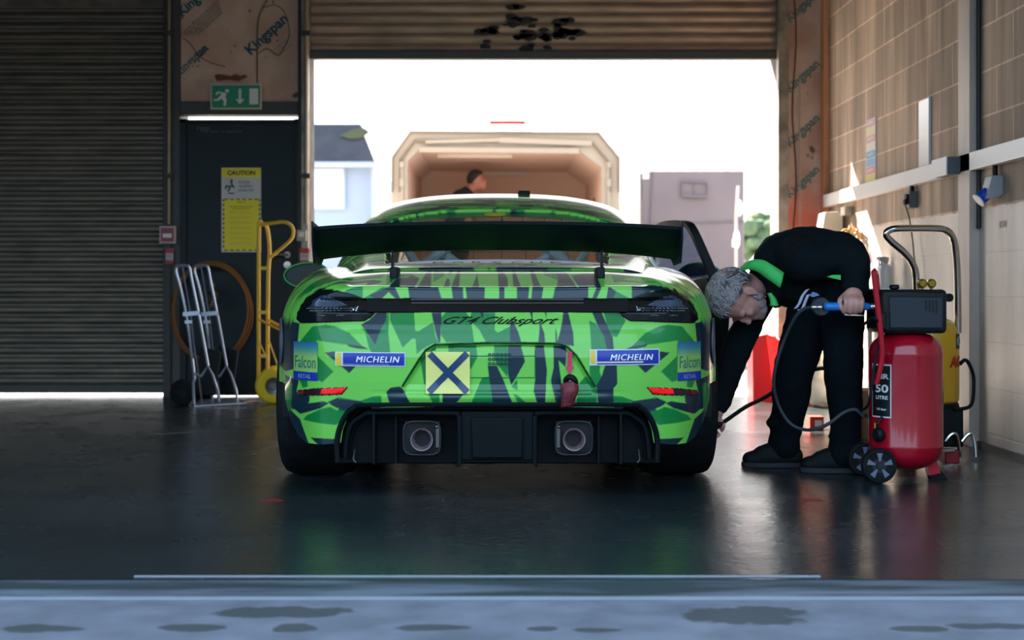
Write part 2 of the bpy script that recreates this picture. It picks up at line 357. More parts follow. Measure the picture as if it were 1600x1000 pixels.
a45 = Vector((math.cos(.75), 0, math.sin(.75))); v45 = Vector((-math.sin(.75), 0, math.cos(.75)))
text('print_mark', 'Kingspan', bo(418,55), a45, v45, .105, TEAL, bd, width=.38, offset=.03)
text('print_mark', 'Kingspan', bo(300,96), a45, v45, .09, TEALF, bd, width=.30, offset=.02)
text('print_mark', 'King', bo(296,10), a45, v45, .10, TEAL, bd, width=.18, offset=.03)
text('print_mark', 'KOOL', bo(316,80), a45, v45, .045, TEAL, bd, width=.1, offset=.03)
for k in range(4): text('print_mark', 'THERMAL INSULATION BOARD', bo(312+k*5, 28+k*3), a45, v45, .022, GREYP, bd, width=.38-.04*k)
for k in range(3): text('print_mark', 'fire rating class', bo(436+k*5, 72+k*3), a45, v45, .018, GREYP, bd, width=.14)
obj('torn_seam', MB().tube([bo(418,0), bo(405,25), bo(402,60), bo(402,130)], .006, 6, smooth=4).tube([bo(402,85), bo(417,76), bo(435,86), bo(448,66), bo(452,50), bo(445,20), bo(430,8), bo(412,12)], .004, 6, smooth=5).tube([bo(286,60), bo(297,68), bo(312,88), bo(330,98), bo(352,104)], .004, 6, smooth=4), mat('torn seam foam', (.16,.12,.07), .9), bd)  # brown foam tone along the torn seams
obj('rust_patch', MB().prism([(0,0),(.08,.01),(.16,0),(.23,.035),(.20,.05),(.17,.04),(.14,.055),(.1,.04),(.05,.05),(.0,.055),(-.02,.04)], P(339,127,YB-.0315), (1,0,0), (0,0,1), -.001), mat('rust brown', (.25,.08,.04), .8), bd)
# strip above the door
struct('trim_9', MB().box(xs(284), xs(467), YB-.06, YB, zs_(181), zs_(160)), mat('dark lintel', (.07,.07,.06), .6), bevel=.004)
# (the bright line over the exit door is a real slot: daylight from the yard shows through)
# door
DK = mat('dark green steel door', (.0065,.016,.018), .5, spec=.3, noise=((.011,.022,.024), .35, .7), nscale=3)
dr = struct('door_1', MB().box(xs(292), xs(466), YB-.02, YB+.03, 0.01, zs_(189)), DK, base=False, bevel=.003)
obj('door_frame', MB().box(xs(283), xs(293), YB-.045, YB+.03, 0, 2.05).box(xs(283), xs(467), YB-.045, YB+.03, zs_(193), zs_(188)).box(xs(461), xs(467), YB-.045, YB+.03, 0, 2.05), DK, dr, bevel=.003)
hp = P(449,398,YB-.03)
obj('door_handle', MB().lathe([(.024,0),(.024,.008)], hp, (0,-1,0), 20).tube([hp+Vector((0,-.005,0)), hp+Vector((0,-.05,0)), hp+Vector((-.03,-.055,0)), hp+Vector((-.11,-.055,0))], .009, 8), STEEL, dr)
lk = P(449,414,YB-.03)
obj('lock', MB().lathe([(.026,0),(.026,.008),(.012,.010),(.012,.014)], lk, (0,-1,0), 20), mat('bright lock', (.6,.6,.58), .3, .8), dr)
for py, w_ in ((201,.10),(205,.3)):
    text('door_plate_text', 'This door is alarmed' if py > 203 else 'FIRE', P(318 if py<203 else 345,py,YB-.021), (1,0,0), (0,0,1), .018, GREYP, dr, width=w_)

# roller shutters: real corrugated laths
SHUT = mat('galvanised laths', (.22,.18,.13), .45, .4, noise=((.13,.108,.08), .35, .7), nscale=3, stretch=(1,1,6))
def shutter(name, x0, x1, z0, z1, y, m):
    rows = []; z = z0; n = int((z1-z0)/.0751)+1
    prof = [(0,0),(.010,-.001),(.016,.004),(.022,.012),(.036,.0165),(.052,.0145),(.064,.007),(.072,.001)]
    for k in range(n):
        for dz, dy in prof:
            zz = z0+k*.0751+dz
            if zz > z1: break
            rows.append([(x0, y-dy, zz), ((x0+x1)/2, y-dy, zz), (x1, y-dy, zz)])
    return struct(name, MB().grid(rows, flip=True), m, base=False, angle=60)
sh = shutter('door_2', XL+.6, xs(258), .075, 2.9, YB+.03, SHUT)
obj('bottom_rail', MB().box(XL+.6, xs(258), YB-.005, YB+.04, .028, .08), mat('bottom rail', (.07,.075,.07), .5), sh)
sh2 = shutter('door_3', xs(485), xs(1213), zs_(82), 3.1, YB+.03, mat('lit galvanised laths', (.56,.38,.27), .42, .3, noise=((.36,.25,.18), .35, .7), nscale=3, stretch=(1,1,6)))  # same laths as the left shutter, paler colour stands in for light
obj('bottom_rail', MB().box(xs(484), xs(1214), YB-.012, YB+.045, zs_(92.5), zs_(80)), mat('bottom rail grey', (.075,.08,.085), .5), sh2, bevel=.003)
SM = mat('black smudge', (.03,.03,.03), .7)
random.seed(5)
sm = MB()
for cx_, cy_, n_ in ((815,42,16),(880,48,20),(860,75,14),(760,48,8)):
    for k in range(n_):
        px = cx_+random.gauss(0,14); py = cy_+random.gauss(0,13)
        if py > 76: continue
        p = P(px, py, YB+.011); r = random.uniform(.012,.035)
        sm.prism([(r*1.8*math.cos(a)*random.uniform(.7,1.2), r*math.sin(a)*random.uniform(.6,1.1)) for a in np.linspace(0, 2*PI, 9)[:-1]], p, (1,0,0), (0,0,1), -.001)
obj('soot_marks', sm, SM, sh2)
# guide rails and frames
RAIL = mat('guide rail', (.42,.36,.29), .5, .4, noise=((.2,.18,.15), .4, .65)); RAILD = mat('guide rail dark', (.05,.05,.045), .6)
struct('trim_11', MB().box(xs(258), xs(270), YB-.07, YB, 0, ZC-.02), RAILD, bevel=.003)
struct('trim_12', MB().box(xs(270), xs(283), YB-.04, YB, 0, ZC-.02), mat('guide rail mid', (.08,.078,.07), .6))
struct('trim_13', MB().box(xs(467), xs(473), YB-.05, YB, 0, ZC-.02), RAILD)
struct('trim_14', MB().box(xs(473), xs(484), YB-.09, YB, 0, ZC-.02), RAIL, bevel=.004)
struct('trim_15', MB().box(xs(1213), xs(1229), YB-.08, YB, 0, ZC-.02), RAIL, bevel=.004)
# right insulation column, orange post
b2 = struct('trim_16', MB().box(xs(1230), xs(1281), YB-.03, YB, 0, ZC-.01), board_mat('insulation board weathered', (.52,.31,.24), (.66,.50,.40), red=(.80,.22,.14)), base=False)
for py in (10, 120, 205, 285):
    text('print_mark', 'Kingspan', P(1255, py, YB-.031), a45, v45, .085, TEALF, b2, width=.30, offset=.03)
obj('torn_seam', MB().tube([P(1241+3*math.sin(k), k*36, YB-.031) for k in range(12)], .006, 6), mat('brown seam', (.12,.07,.05), .9), b2)
struct('trim_17', MB().box(xs(1281), XR, YB-.12, YB, 0, ZC-.01), mat('orange primed post', (.80,.38,.19), .6, noise=((.60,.26,.13), .45, .7), stretch=(1,1,.4)), bevel=.004)
obj('board_batten', MB().box(xs(1230), xs(1281), YB-.045, YB-.03, zs_(366), zs_(362)), RAILD, b2)
# ------------------------------------------------------------------ the racing coupe
Y0 = 5.28                                   # rearmost point of the bumper; the car points away from the camera
def crs(xs_, ys_):
    xs_ = np.array(xs_, float); ys_ = np.array(ys_, float)
    m = np.zeros(len(xs_)); d = np.diff(ys_)/np.diff(xs_)
    m[1:-1] = np.where(d[:-1]*d[1:] > 0, 2*d[:-1]*d[1:]/(d[:-1]+d[1:]+1e-12), 0); m[0] = d[0]; m[-1] = d[-1]
    def f(x):
        x = np.clip(np.asarray(x, float), xs_[0], xs_[-1]); i = np.clip(np.searchsorted(xs_, x)-1, 0, len(xs_)-2)
        h = xs_[i+1]-xs_[i]; t = (x-xs_[i])/h
        return (2*t**3-3*t**2+1)*ys_[i]+(t**3-2*t**2+t)*h*m[i]+(-2*t**3+3*t**2)*ys_[i+1]+(t**3-t**2)*h*m[i+1]
    return f
PLAN = np.array([(0,0),(.2,.004),(.4,.022),(.52,.048),(.62,.092),(.70,.152),(.76,.225),(.81,.31),(.85,.42),(.878,.56),(.895,.75),(.90,.95),(.895,1.2),(.885,1.5),(.87,1.9),(.865,2.4),(.87,2.8),(.885,3.2),(.885,3.45),(.86,3.75),(.80,4.0),(.68,4.2),(.45,4.33),(.2,4.38),(0,4.39)])
_s = np.r_[0, np.cumsum(np.hypot(*np.diff(PLAN, axis=0).T))]; SL = _s[-1]
fx = crs(_s, PLAN[:,0]); fy = crs(_s, PLAN[:,1])
yplan = crs(PLAN[:12,0]+np.arange(12)*1e-6, PLAN[:12,1])
# authoring aid: turns measured photo pixels of the tail into the car's own rear elevation (x, z)
def EL(pts, dy=0.0, flat=None):
    out = []
    for px, py in pts:
        x = (px-776)/424
        for _ in range(12):
            s = FPX/(Y0+(float(yplan(min(abs(x), .9))) if flat is None else flat)+dy); x = (px-776)/s
        out.append((x, CH-(py-CY)/s))
    return out
mir = lambda p: [(1552-x, y) for x, y in p]
def inside(poly, X, Z):
    c = np.zeros(X.shape, bool); n = len(poly)
    for i in range(n):
        x0, z0 = poly[i]; x1, z1 = poly[(i+1) % n]
        if z0 == z1: continue
        k = ((z0 > Z) != (z1 > Z)) & (X < (x1-x0)*(Z-z0)/(z1-z0)+x0); c ^= k
    return c
def sdist(poly, X, Z):
    d = np.full(X.shape, 9.)
    for i in range(len(poly)):
        ax, az = poly[i]; bx_, bz = poly[(i+1) % len(poly)]
        ux, uz = bx_-ax, bz-az; L = ux*ux+uz*uz+1e-12; t = np.clip(((X-ax)*ux+(Z-az)*uz)/L, 0, 1)
        d = np.minimum(d, np.hypot(X-ax-t*ux, Z-az-t*uz))
    return np.where(inside(poly, X, Z), d, -d)
LG = np.array((.175,.62,.08)); MG = np.array((.002,.225,.042)); NV = np.array((.006,.027,.044)); BK = np.array((.006,.012,.015))
# livery shards of the tail: (colour, polygon in photo px); side shards are mirrored as on the real wrap
SIDE = [
 (MG,[(1044.6,507.5),(1065,510),(1083,532),(1085,537),(1059,535.6),(1058,532),(1016.5,538),(987,541),(1007.5,521),(1030,510)]),
 (NV,[(976,546),(987,541),(1012,538),(1007.5,542),(994,545)]),
 (NV,[(1030,549),(1046,551),(1030,564)]),(NV,[(995,570),(1023,570),(1007.5,583)]),
 (MG,[(1057,556),(1057,594),(1049,597),(1032,580.5)]),
 (MG,[(1073,594),(1086,592),(1080,606),(1072,604)]),
 (NV,[(1086,594),(1108,585),(1106,612),(1097,640),(1085,636),(1070,629),(1069,619),(1090,612)]),
 (MG,[(958,619),(971.5,620),(991,627),(983,631),(957,631)]),
 (NV,[(991,627),(1025.5,621.5),(1041,628),(1036,633),(1024,641),(1012,644.6),(1003,641),(985,630)]),
 (NV,[(1039,630),(1048,627),(1069,630),(1079.5,631),(1094,639),(1084,647),(1052,638)]),
 (MG,[(1000,642),(1012,644.6),(1024,641),(1036,636),(1052,639),(1074,649),(1080,656),(1058,661),(1029,665),(1015,652)]),
 (LG,[(1024,639),(1040,632),(1036,637),(1027,642)]),
 (NV,[(1030,687),(1069,684),(1057,696),(1034,699),(1020,700)]),
 (MG,[(1096,600),(1112,590),(1112,640),(1100,660)]),(NV,[(1085,655),(1100,640),(1112,660),(1090,690),(1070,700)]),
 (NV,[(1085,505),(1114,490),(1114,560),(1106,580),(1090,575),(1088,535)]),
]
CEN = [
 (MG,[(561,512),(569,520),(575,543),(580,552),(609,552),(605,519),(606,488),(597,500),(585,539),(566,515)]),
 (NV,[(561.5,507.5),(575,500),(590,486),(603,486),(601,501),(594,512),(585,539)]),
 (MG,[(608,486),(645,486),(647,517),(652,518),(675,504),(679,525),(684,536),(675,537),(660,545),(650,553),(648,530),(643,529),(628,543),(607,500)]),
 (NV,[(672,486),(688,486),(688,507),(686.6,536),(684.4,536),(679,519),(675,501)]),
 (MG,[(688,496),(697,486),(725,486),(733,497),(736,486),(773,486),(772,516.5),(777,520),(797,510),(796,535),(758,535),(748,516),(735,503),(740,535),(696,535),(688,524)]),
 (NV,[(748.5,486),(755,486),(753.5,497),(751.5,497)]),(NV,[(796,510),(798,496),(809,519),(814,536),(796,536)]),
 (NV,[(827,486),(831.3,486),(832,507.5)]),(NV,[(850.5,486),(853.5,486),(853,499)]),
 (NV,[(842.5,496),(844,505),(850,521),(851,536),(840,536),(842,519)]),(NV,[(867,512),(869.5,521),(870,536),(867.3,536)]),
 (NV,[(880,486),(887,486),(895,519),(896,541),(869,537),(874.6,519),(878,503)]),
 (MG,[(920.7,501),(933,507.5),(943,523),(950,541),(950,553),(923,553),(922,519)]),
 (MG,[(943,486),(966,486),(978,501),(963.6,527),(957,525.5),(948,507.5)]),
 (NV,[(924,486),(939,486),(948,507),(957,527),(958.5,549),(963,572),(964,600),(958,607),(958,631),(934,631),(931,603),(938,588),(945,571),(948,548),(943,525),(933,507)]),
 (MG,[(921,566),(938,570),(939,589),(931,603),(927,602),(920,583)]),
 (LG,[(937,571),(944.5,571),(939,589),(936,580)]),
 # licence panel
 (MG,[(655,562),(664,553),(664,603),(661,600)]),(MG,[(670,549),(679,541),(680,549)]),(MG,[(699,540),(743,540),(745,558),(735,577),(700,577)]),
 (MG,[(666,612),(685.5,612),(685.5,631),(675,631)]),(NV,[(690,612),(727,612),(711,631),(690,631)]),
 (MG,[(752,590.6),(763,589.5),(766.5,607.5),(769,631),(735,631),(740.6,617.6)]),
 (NV,[(761,572),(775.5,572),(785,593),(793,613),(800,631),(769,631),(766,607),(763,590)]),
 (MG,[(771,540),(792,540),(793,560),(792,590),(777,571),(771,560)]),
 (NV,[(792.5,540),(813,540),(819.5,565),(807,588),(798,603),(792.5,585)]),
 (MG,[(798,605),(807,593),(808,611)]),(MG,[(801,616),(808,618),(822,631),(809,631)]),
 (NV,[(835,540),(849,540),(854,579),(852,613),(851,631),(838.6,631),(833,612),(836,589.5)]),
 (NV,[(864.5,540),(882.5,541),(885,549),(883,574),(872,563.6),(878,607.5),(882.5,631),(868,631),(860,596),(864.5,574)]),
 (MG,[(903,602),(915,588),(927.5,605),(932,607.5),(932,631),(900,631)]),
 (NV,[(602,613),(609,606),(622.5,604),(627,606),(640,631),(607,631)]),
]
LIP = [(MG,[(560,470),(596,449),(612,449),(592,470)]),(NV,[(592,470),(575,462),(605,449),(616,449),(626,470),(620,470),(606,456)]),(NV,[(636,447),(668.5,447),(669,470),(639,470)]),(NV,[(668,447),(683,447),(690,470),(668,470)]),(NV,[(704,447),(722.5,447),(723,470),(707,470)]),
 (NV,[(726,447),(756.5,447),(756,470),(729,470)]),(NV,[(779,447),(787.5,447),(787,470),(779,470)]),(NV,[(806.5,447),(826.5,447),(824,470),(806.5,470)]),
 (NV,[(831,447),(848.5,447),(845,470),(829,470)]),(NV,[(867,447),(918.5,447),(918,470),(862,470)]),(NV,[(932,447),(940,447),(930,470),(923,470)]),(NV,[(950,447),(962,455),(956,470),(946,470)]),(MG,[(962,455),(990,470),(956,470)])]
DECK = [(NV,[(612,448),(619.5,435),(636,433.5),(642,429),(655.5,435),(651,450),(621,450)]),(MG,[(600,424),(655,421),(640,431),(620,434),(608,446)]),(NV,[(664.5,421),(670.5,421),(676.5,450),(655.5,450)]),(MG,[(673.5,421),(690,424.5),(693,430.5),(678,441)]),
 (NV,[(697.5,435),(702,436.5),(705,450),(694.5,450)]),(NV,[(697,421),(706,421),(701,430)]),(NV,[(712.5,421),(717,421),(718.5,450),(706.5,450)]),(NV,[(744,427.5),(749,450),(738,450)]),
 (NV,[(776.5,420),(784,421),(792,435),(792,450),(778,450)]),(NV,[(800,421),(804,421),(812,450),(800,450)]),(NV,[(828,421),(833.5,421),(842.5,450),(830.5,450)]),
 (NV,[(871,421),(886,424.5),(896.5,450),(865,450),(869.5,438)]),(NV,[(892,430.5),(932.5,424.5),(932.5,450),(899.5,450)]),(MG,[(850,421),(871,421),(869,438),(850,430)])]
SIDE2 = [(c, EL(p)) for c, p in SIDE]+[(c, EL(mir(p))) for c, p in SIDE]; CEN2 = [(c, EL(p)) for c, p in CEN]
LIP2 = [(c, EL(p)) for c, p in LIP]; DECK2 = [(c, EL(p, flat=.22)) for c, p in DECK]
LAMP_PX = [(966,471),(975,471),(985,466),(1000,460),(1025,454),(1040,452),(1053,451.5),(1065,457),(1078,468),(1087,484),(1090,498),(1083,505),(1035,504),(984,502),(974,496),(966,487)]
LAMP = EL(LAMP_PX); LAMPL = [(-x, z) for x, z in LAMP]
PANEL = EL([(628,603),(655,560),(664,547),(678,538.5),(776,535.5),(872,537),(886,542),(900,556),(930,606),(925,640),(632,640)])
rs = np.random.RandomState(11)
SP = rs.rand(900,2)*np.array([8,6])-np.array([1,1]); SC = rs.choice(3, 900, p=[.5,.24,.26])
def shards(p, q):
    """angular camouflage over the rest of the body: irregular slanted cells"""
    u = p*1.0+q*.55; v = q*1.35-p*.35; u = u*1.6+3; v = v*2.6+1.5
    u = u+.12*np.sin(v*9); out = np.zeros(p.shape+(3,)); pal = np.array([LG, MG, NV])
    fu = u.ravel() % 6; fv = v.ravel() % 4; idx = np.zeros(fu.shape, int)
    for i in range(0, len(fu), 20000):
        a = fu[i:i+20000,None]-SP[None,:,0]; b = fv[i:i+20000,None]-SP[None,:,1]
        idx[i:i+20000] = np.argmin(np.maximum(np.abs(a+b*.7), np.abs(b-.4*a)), axis=1)
    return pal[SC[idx]].reshape(p.shape+(3,))
def paint(X, Y, Z, N):
    """livery colour at body points, N = normal z (top surfaces)"""
    col = shards(np.where(np.abs(X) < .62, X, X+np.sign(X)*0)+.13*np.sign(X), Y*.8+Z)
    rear = (Y < .62) & (Z < .757) & (Z > .1)
    col = np.where(rear[...,None], LG, col)
    for c, p in SIDE2+CEN2:
        xs0 = [a for a, _ in p]; k = rear & inside(p, X, Z)
        col = np.where(k[...,None], c, col)
    lip = (Y < .2) & (Z >= .752) & (Z < .806) & (np.abs(X) < .5)
    col = np.where(lip[...,None], LG, col)
    for c, p in LIP2: col = np.where((lip & inside(p, X, Z))[...,None], c, col)
    dk = (Y > .005) & (Y < .55) & (Z >= .8) & (np.abs(X) < .44)
    col = np.where(dk[...,None], LG, col)
    for c, p in DECK2: col = np.where((dk & inside(p, X, Z))[...,None], c, col)
    bar = (Y < .3) & (Z > .707) & (Z < .757) & (np.abs(X) < .50)
    col = np.where(bar[...,None], BK, col)
    for L in (LAMP, LAMPL): col = np.where(((Y < .7) & inside(L, X, Z))[...,None], BK, col)
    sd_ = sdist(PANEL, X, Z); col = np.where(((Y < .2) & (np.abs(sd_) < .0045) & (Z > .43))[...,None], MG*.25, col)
    return col
def prof(z):
    return np.interp(z, [.15,.2,.3,.36,.45,.54,.60,.625,.645,.66,.706,.709,.756,.7585,.80,.83], [.06,.04,.03,.018,.006,0,.010,.020,.030,.032,.034,.058,.058,.004,.008,.02])
c_of_y = crs([0,.03,.47,.60,1.2,1.45,2.7,2.95,3.3,3.8,4.15,4.39],[.796,.8025,.872,.874,.868,.45,.45,.90,.80,.70,.62,.55])
f_of_y = crs([0,.12,.3,.5,.85,1.2,1.7,2.5,2.8,3.2,3.6,4.0,4.2,4.39],[.785,.80,.835,.862,.888,.88,.86,.86,.875,.87,.82,.70,.62,.55])
def T(x, y):
    g = np.exp(-((np.abs(x)-.67)/.15)**2); g = np.where(np.abs(x) > .67, 1, g)
    g = np.where((y > 1.3) & (y < 2.85), np.clip((np.abs(x)-.60)/.06, 0, 1), g)
    return c_of_y(y)*(1-g)+f_of_y(y)*g
arcz = lambda y, yc: np.where(np.abs(y-yc) < .37, .335+np.sqrt(np.maximum(.37**2-(y-yc)**2, 0)), 0)
def shell_half(sg):
    s = np.r_[np.arange(0, 1.02, .0028), np.arange(1.03, SL, .014), SL]
    x = fx(s); y = fy(s)
    dx = np.gradient(x, s); dy = np.gradient(y, s); L = np.hypot(dx, dy); nx, ny = dy/L, -dx/L        # outward
    nx[0] = 0; ny[0] = -1; nx[-1] = 0; ny[-1] = 1
    wr = np.clip((.70-x)/.16, 0, 1)*(y < 1); wr = wr*wr*(3-2*wr)
    corner = np.clip((y-.02)/.5, 0, 1)
    # lower edge
    zb = np.interp(s, [0,.545,.575,.600,.612,.70,.80,.86,.93,.985,1.02,1.06], [.362,.352,.318,.268,.215,.205,.205,.225,.275,.34,.42,.50])
    zb = np.where(s > 1.0, .17, zb); zb = np.maximum(zb, np.maximum(arcz(y, .90), arcz(y, 3.385)))
    zb = np.where((y < .9) & (s > 1.0), np.maximum(zb, np.where(y < .56, .42, 0)), zb)
    roll_r = .022+(.205-.022)*(1-wr); roll_h = .012+(.235-.012)*(1-wr)*np.clip((y-.0)/.35, .35, 1)*np.where(y > 3.8, .5, 1)
    ttop = T(x-nx*roll_r, y-ny*roll_r); zs0 = ttop-roll_h
    rows = []
    nv = 170
    for k in range(nv+1):
        z = zb+(zs0-zb)*k/nv
        off = prof(z)*wr + (1-wr)*np.where(z < .36, (.36-z)*.10, 0)
        # wheel-arch lips swell slightly
        for yc in (.90, 3.385):
            d = np.hypot(y-yc, z-.335); off = off - .010*np.exp(-((d-.375)/.02)**2)*(np.abs(y-yc) < .5)*(s > 1)
        rows.append((x-nx*off, y-ny*off, z))
    for k in range(1, 13):
        a = k/12*PI/2
        r = roll_r*(1-np.cos(a)); z = zs0+roll_h*np.sin(a); o0 = prof(zs0)*wr*(1-k/12)
        rows.append((x-nx*(r+o0), y-ny*(r+o0), z))
    xr, yr, zr = rows[-1]
    ty = np.clip(y, .95, 3.4)
    NI = 90
    for k in range(1, NI+1):
        q = (k/NI)**1.0; xx = xr*(1-q); yy = yr*(1-q)+ty*q; rows.append((xx, yy, T(xx, yy)))
    G = np.array(rows)                       # (rows, 3, cols)
    G = G.transpose(0, 2, 1).copy()
    # licence panel recess and ribs on the fascia
    X = G[...,0]*sg; Z = G[...,2]; Yv = G[...,1]
    m_ = (Yv < .25) & (Z < .71)
    sd_ = sdist(PANEL, X, Z); dep = .020*np.clip(sd_/.014, 0, 1)*np.clip((Z-.40)/.04, 0, 1)
    G[...,1] += np.where(m_, dep, 0)
    rib = .003*np.sin((Z-.36)/.02*PI)*(Z < .42)*np.clip((.50-np.abs(X))/.16, 0, 1); G[...,1] += np.where(m_, rib, 0)
    G[...,0] = X
    return G, nv
def add_shell():
    mbs = []; cols = []
    for sg in (1, -1):
        G, nv = shell_half(sg); R, Cn, _ = G.shape
        col = sum(paint(G[...,0]+a, G[...,1], G[...,2]+b, None) for a, b in ((-.0009,-.0004),(.0004,-.0009),(.0009,.0004),(-.0004,.0009)))/4
        col = np.where((G[...,1] > 2.7)[...,None], col*.12+NV*.8, col)      # unseen bonnet darkened to cut green bounce light
        inn = (np.abs(G[...,0]) < .64) & (G[...,1] > 1.22) & (G[...,1] < 2.88) & (G[...,2] < .872)
        col = np.where(inn[...,None], BK, col)
        idx = np.arange(R*Cn).reshape(R, Cn)
        a = idx[:-1,:-1]; b = idx[:-1,1:]; c = idx[1:,1:]; d = idx[1:,:-1]
        F = np.stack([a,b,c,d], -1)
        keep = np.ones(a.shape, bool)
        if sg > 0:     # open doorway on the right-hand side
            yc = G[:-1,:-1,1]; zc = G[:-1,:-1,2]; xc = np.abs(G[:-1,:-1,0])
            keep &= ~((yc > 1.70) & (yc < 2.80) & (zc > .30) & (xc > .655))
        # rows behind the rear lip hidden below bumper edge: nothing to drop
        F = F[keep].reshape(-1, 4)
        if sg < 0: F = F[:, ::-1]
        mbs.append((G.reshape(-1, 3), F, col.reshape(-1, 3)))
    V = np.vstack([m[0] for m in mbs]); F = np.vstack([mbs[0][1], mbs[1][1]+len(mbs[0][0])]); K = np.vstack([m[2] for m in mbs])
    return V, F, K
def paint_mat():
    m = bpy.data.materials.new('green camouflage wrap'); m.use_nodes = True; n = m.node_tree; b = n.nodes['Principled BSDF']
    a = n.nodes.new('ShaderNodeVertexColor'); a.layer_name = 'livery'; n.links.new(a.outputs[0], b.inputs['Base Color'])
    b.inputs['Roughness'].default_value = .30; b.inputs['Coat Weight'].default_value = .45; b.inputs['Coat Roughness'].default_value = .05; b.inputs['Specular IOR Level'].default_value = .35
    return m
WRAP = paint_mat()
def weld(me):
    b = bmesh.new(); b.from_mesh(me); bmesh.ops.remove_doubles(b, verts=[v for v in b.verts if abs(v.co.x) < 1e-4], dist=5e-4); b.to_mesh(me); b.free()
def colour_mesh(name, V, F, K, parent, m=WRAP, angle=50):
    me = bpy.data.meshes.new(name); me.from_pydata(V.tolist(), [], F.tolist())
    ca = me.color_attributes.new('livery', 'FLOAT_COLOR', 'POINT'); ca.data.foreach_set('color', np.c_[K, np.ones(len(K))].astype(np.float32).ravel())
    weld(me); finish(me, angle); me.materials.append(m); o = bpy.data.objects.new(name, me); C.objects.link(o); o.parent = parent; return o
car = thing('race_car', (0, Y0, 0), 'green camouflage race car with big black rear wing, facing away in the garage', 'car')
V, F, K = add_shell()
body = colour_mesh('body_shell', V, F, K, car)
# greenhouse
wb_y = crs([.40,.8,1.0,1.4,2.0,2.6,2.9,3.05],[.575,.65,.695,.73,.735,.72,.68,.62])
ct_y = crs([.40,.50,1.0,1.3,1.6,1.8,2.0,2.15,2.4,2.65,2.9,3.05],[.858,.876,.992,1.085,1.180,1.228,1.258,1.268,1.25,1.14,.98,.885])
zb_y = crs([.40,.9,1.5,2.6,3.05],[.835,.855,.862,.862,.85])
SX = [0,.15,.3,.45,.58,.68,.76,.82,.865,.90,.93,.96,.985,1.0]; SZ = [1,.997,.988,.968,.935,.895,.85,.79,.71,.60,.47,.30,.13,0]
secx = crs(range(14), SX); secz = crs(range(14), SZ)
def gh():
    ys = np.r_[np.arange(.40, 1.9, .012), np.arange(1.9, 3.06, .02)]; us = np.r_[np.arange(0, 13.001, .125)]
    parts = {}
    for sg in (1, -1):
        Yg, U = np.meshgrid(ys, us, indexing='ij')
        W = wb_y(Yg); zt = ct_y(Yg); zb = zb_y(Yg)
        X = secx(U)*W*sg; Z = zb+(zt-zb)*secz(U)
        G = np.stack([X, Yg, Z], -1); R, Cn = X.shape
        hw = np.interp(Yg, [.50,1.65], [.445,.535]); arch = .06*np.clip((np.abs(X)/.45)**2, 0, 1)
        rear = (np.abs(X) < hw) & (Yg > .515) & (Yg < 1.50-.10*(np.abs(X)/.5)**4)
        hn = (Z-zb)/np.maximum(zt-zb, 1e-3)
        hz = (Z-.86)/(.36)
        side = (Yg > 1.42+hz*.32) & (Yg < 2.75-hz*.55) & (hz > .10) & (hn < .80) & (U > 7)
        wind = (Yg > 2.42) & (np.abs(X) < W*.86) & (Yg < 3.02)
        doorw = (sg > 0) & (Yg > 1.62) & (Yg < 2.78) & (U > 7.4)
        kind = np.zeros(X.shape, int); kind[rear] = 1; kind[side] = 2; kind[wind & ~side] = 3; kind[doorw] = 9
        col = paint(X*1.5, Yg*2.2+1.0, Z*1.2+.3, None)
        fk = kind[:-1,:-1]; idx = np.arange(R*Cn).reshape(R, Cn)
        F = np.stack([idx[:-1,:-1], idx[:-1,1:], idx[1:,1:], idx[1:,:-1]], -1)
        if sg > 0: F = F[..., ::-1]
        for k in (0,1,2,3): parts.setdefault(k, []).append((G.reshape(-1,3), F[fk == k], col.reshape(-1,3)))
    out = {}
    for k, l in parts.items():
        Vn = []; Fn = []; Kn = []; off = 0
        for v, f, c in l:
            if not len(f): continue
            u, inv = np.unique(f.ravel(), return_inverse=True)
            Vn.append(v[u]); Kn.append(c[u]); Fn.append(inv.reshape(-1,4)+off); off += len(u)
        out[k] = (np.vstack(Vn), np.vstack(Fn), np.vstack(Kn))
    return out
g = gh()
rf = colour_mesh('roof_shell', *g[0], car)
so = rf.modifiers.new('skin', 'SOLIDIFY'); so.thickness = .02; so.offset = -1
CARGL = glass('car glass', (.95,.97,.96), .02); SIDEGL = glass('side glass', (.75,.8,.82), .12)
for nm, k, m_ in (('rear_window',1,CARGL),('side_window',2,SIDEGL),('side_window',2,SIDEGL),('windscreen',3,glass('windscreen glass',(.98,.99,.99),.01))):
    Vw, Fw = g[k][0], g[k][1]
    if k == 2:
        sgn = 1 if 'side_window' not in bpy.data.objects else -1
        Fw = Fw[(Vw[Fw][:,:,0]*sgn).mean(axis=1) > 0]; u_, inv_ = np.unique(Fw.ravel(), return_inverse=True); Vw = Vw[u_]; Fw = inv_.reshape(-1,4)
        if not len(Fw): continue
    me = bpy.data.meshes.new(nm); me.from_pydata(Vw.tolist(), [], Fw.tolist()); weld(me); finish(me, 60); me.materials.append(m_)
    o = bpy.data.objects.new(nm, me); C.objects.link(o); o.parent = car
    so = o.modifiers.new('skin', 'SOLIDIFY'); so.thickness = .004; so.offset = -1
    if k == 1: RW = o
def Wc(x, y, z): return Vector((x, Y0+y, z))          # car coordinates -> world
def roofpt(x, y, off=.004):
    W = float(wb_y(y)); zt = float(ct_y(y)); zb = float(zb_y(y))
    lo, hi = 0., 13.
    for _ in range(30):
        mid = (lo+hi)/2
        if float(secx(mid))*W < abs(x): lo = mid
        else: hi = mid
    return Wc(x, y, zb+(zt-zb)*float(secz(lo))+off)
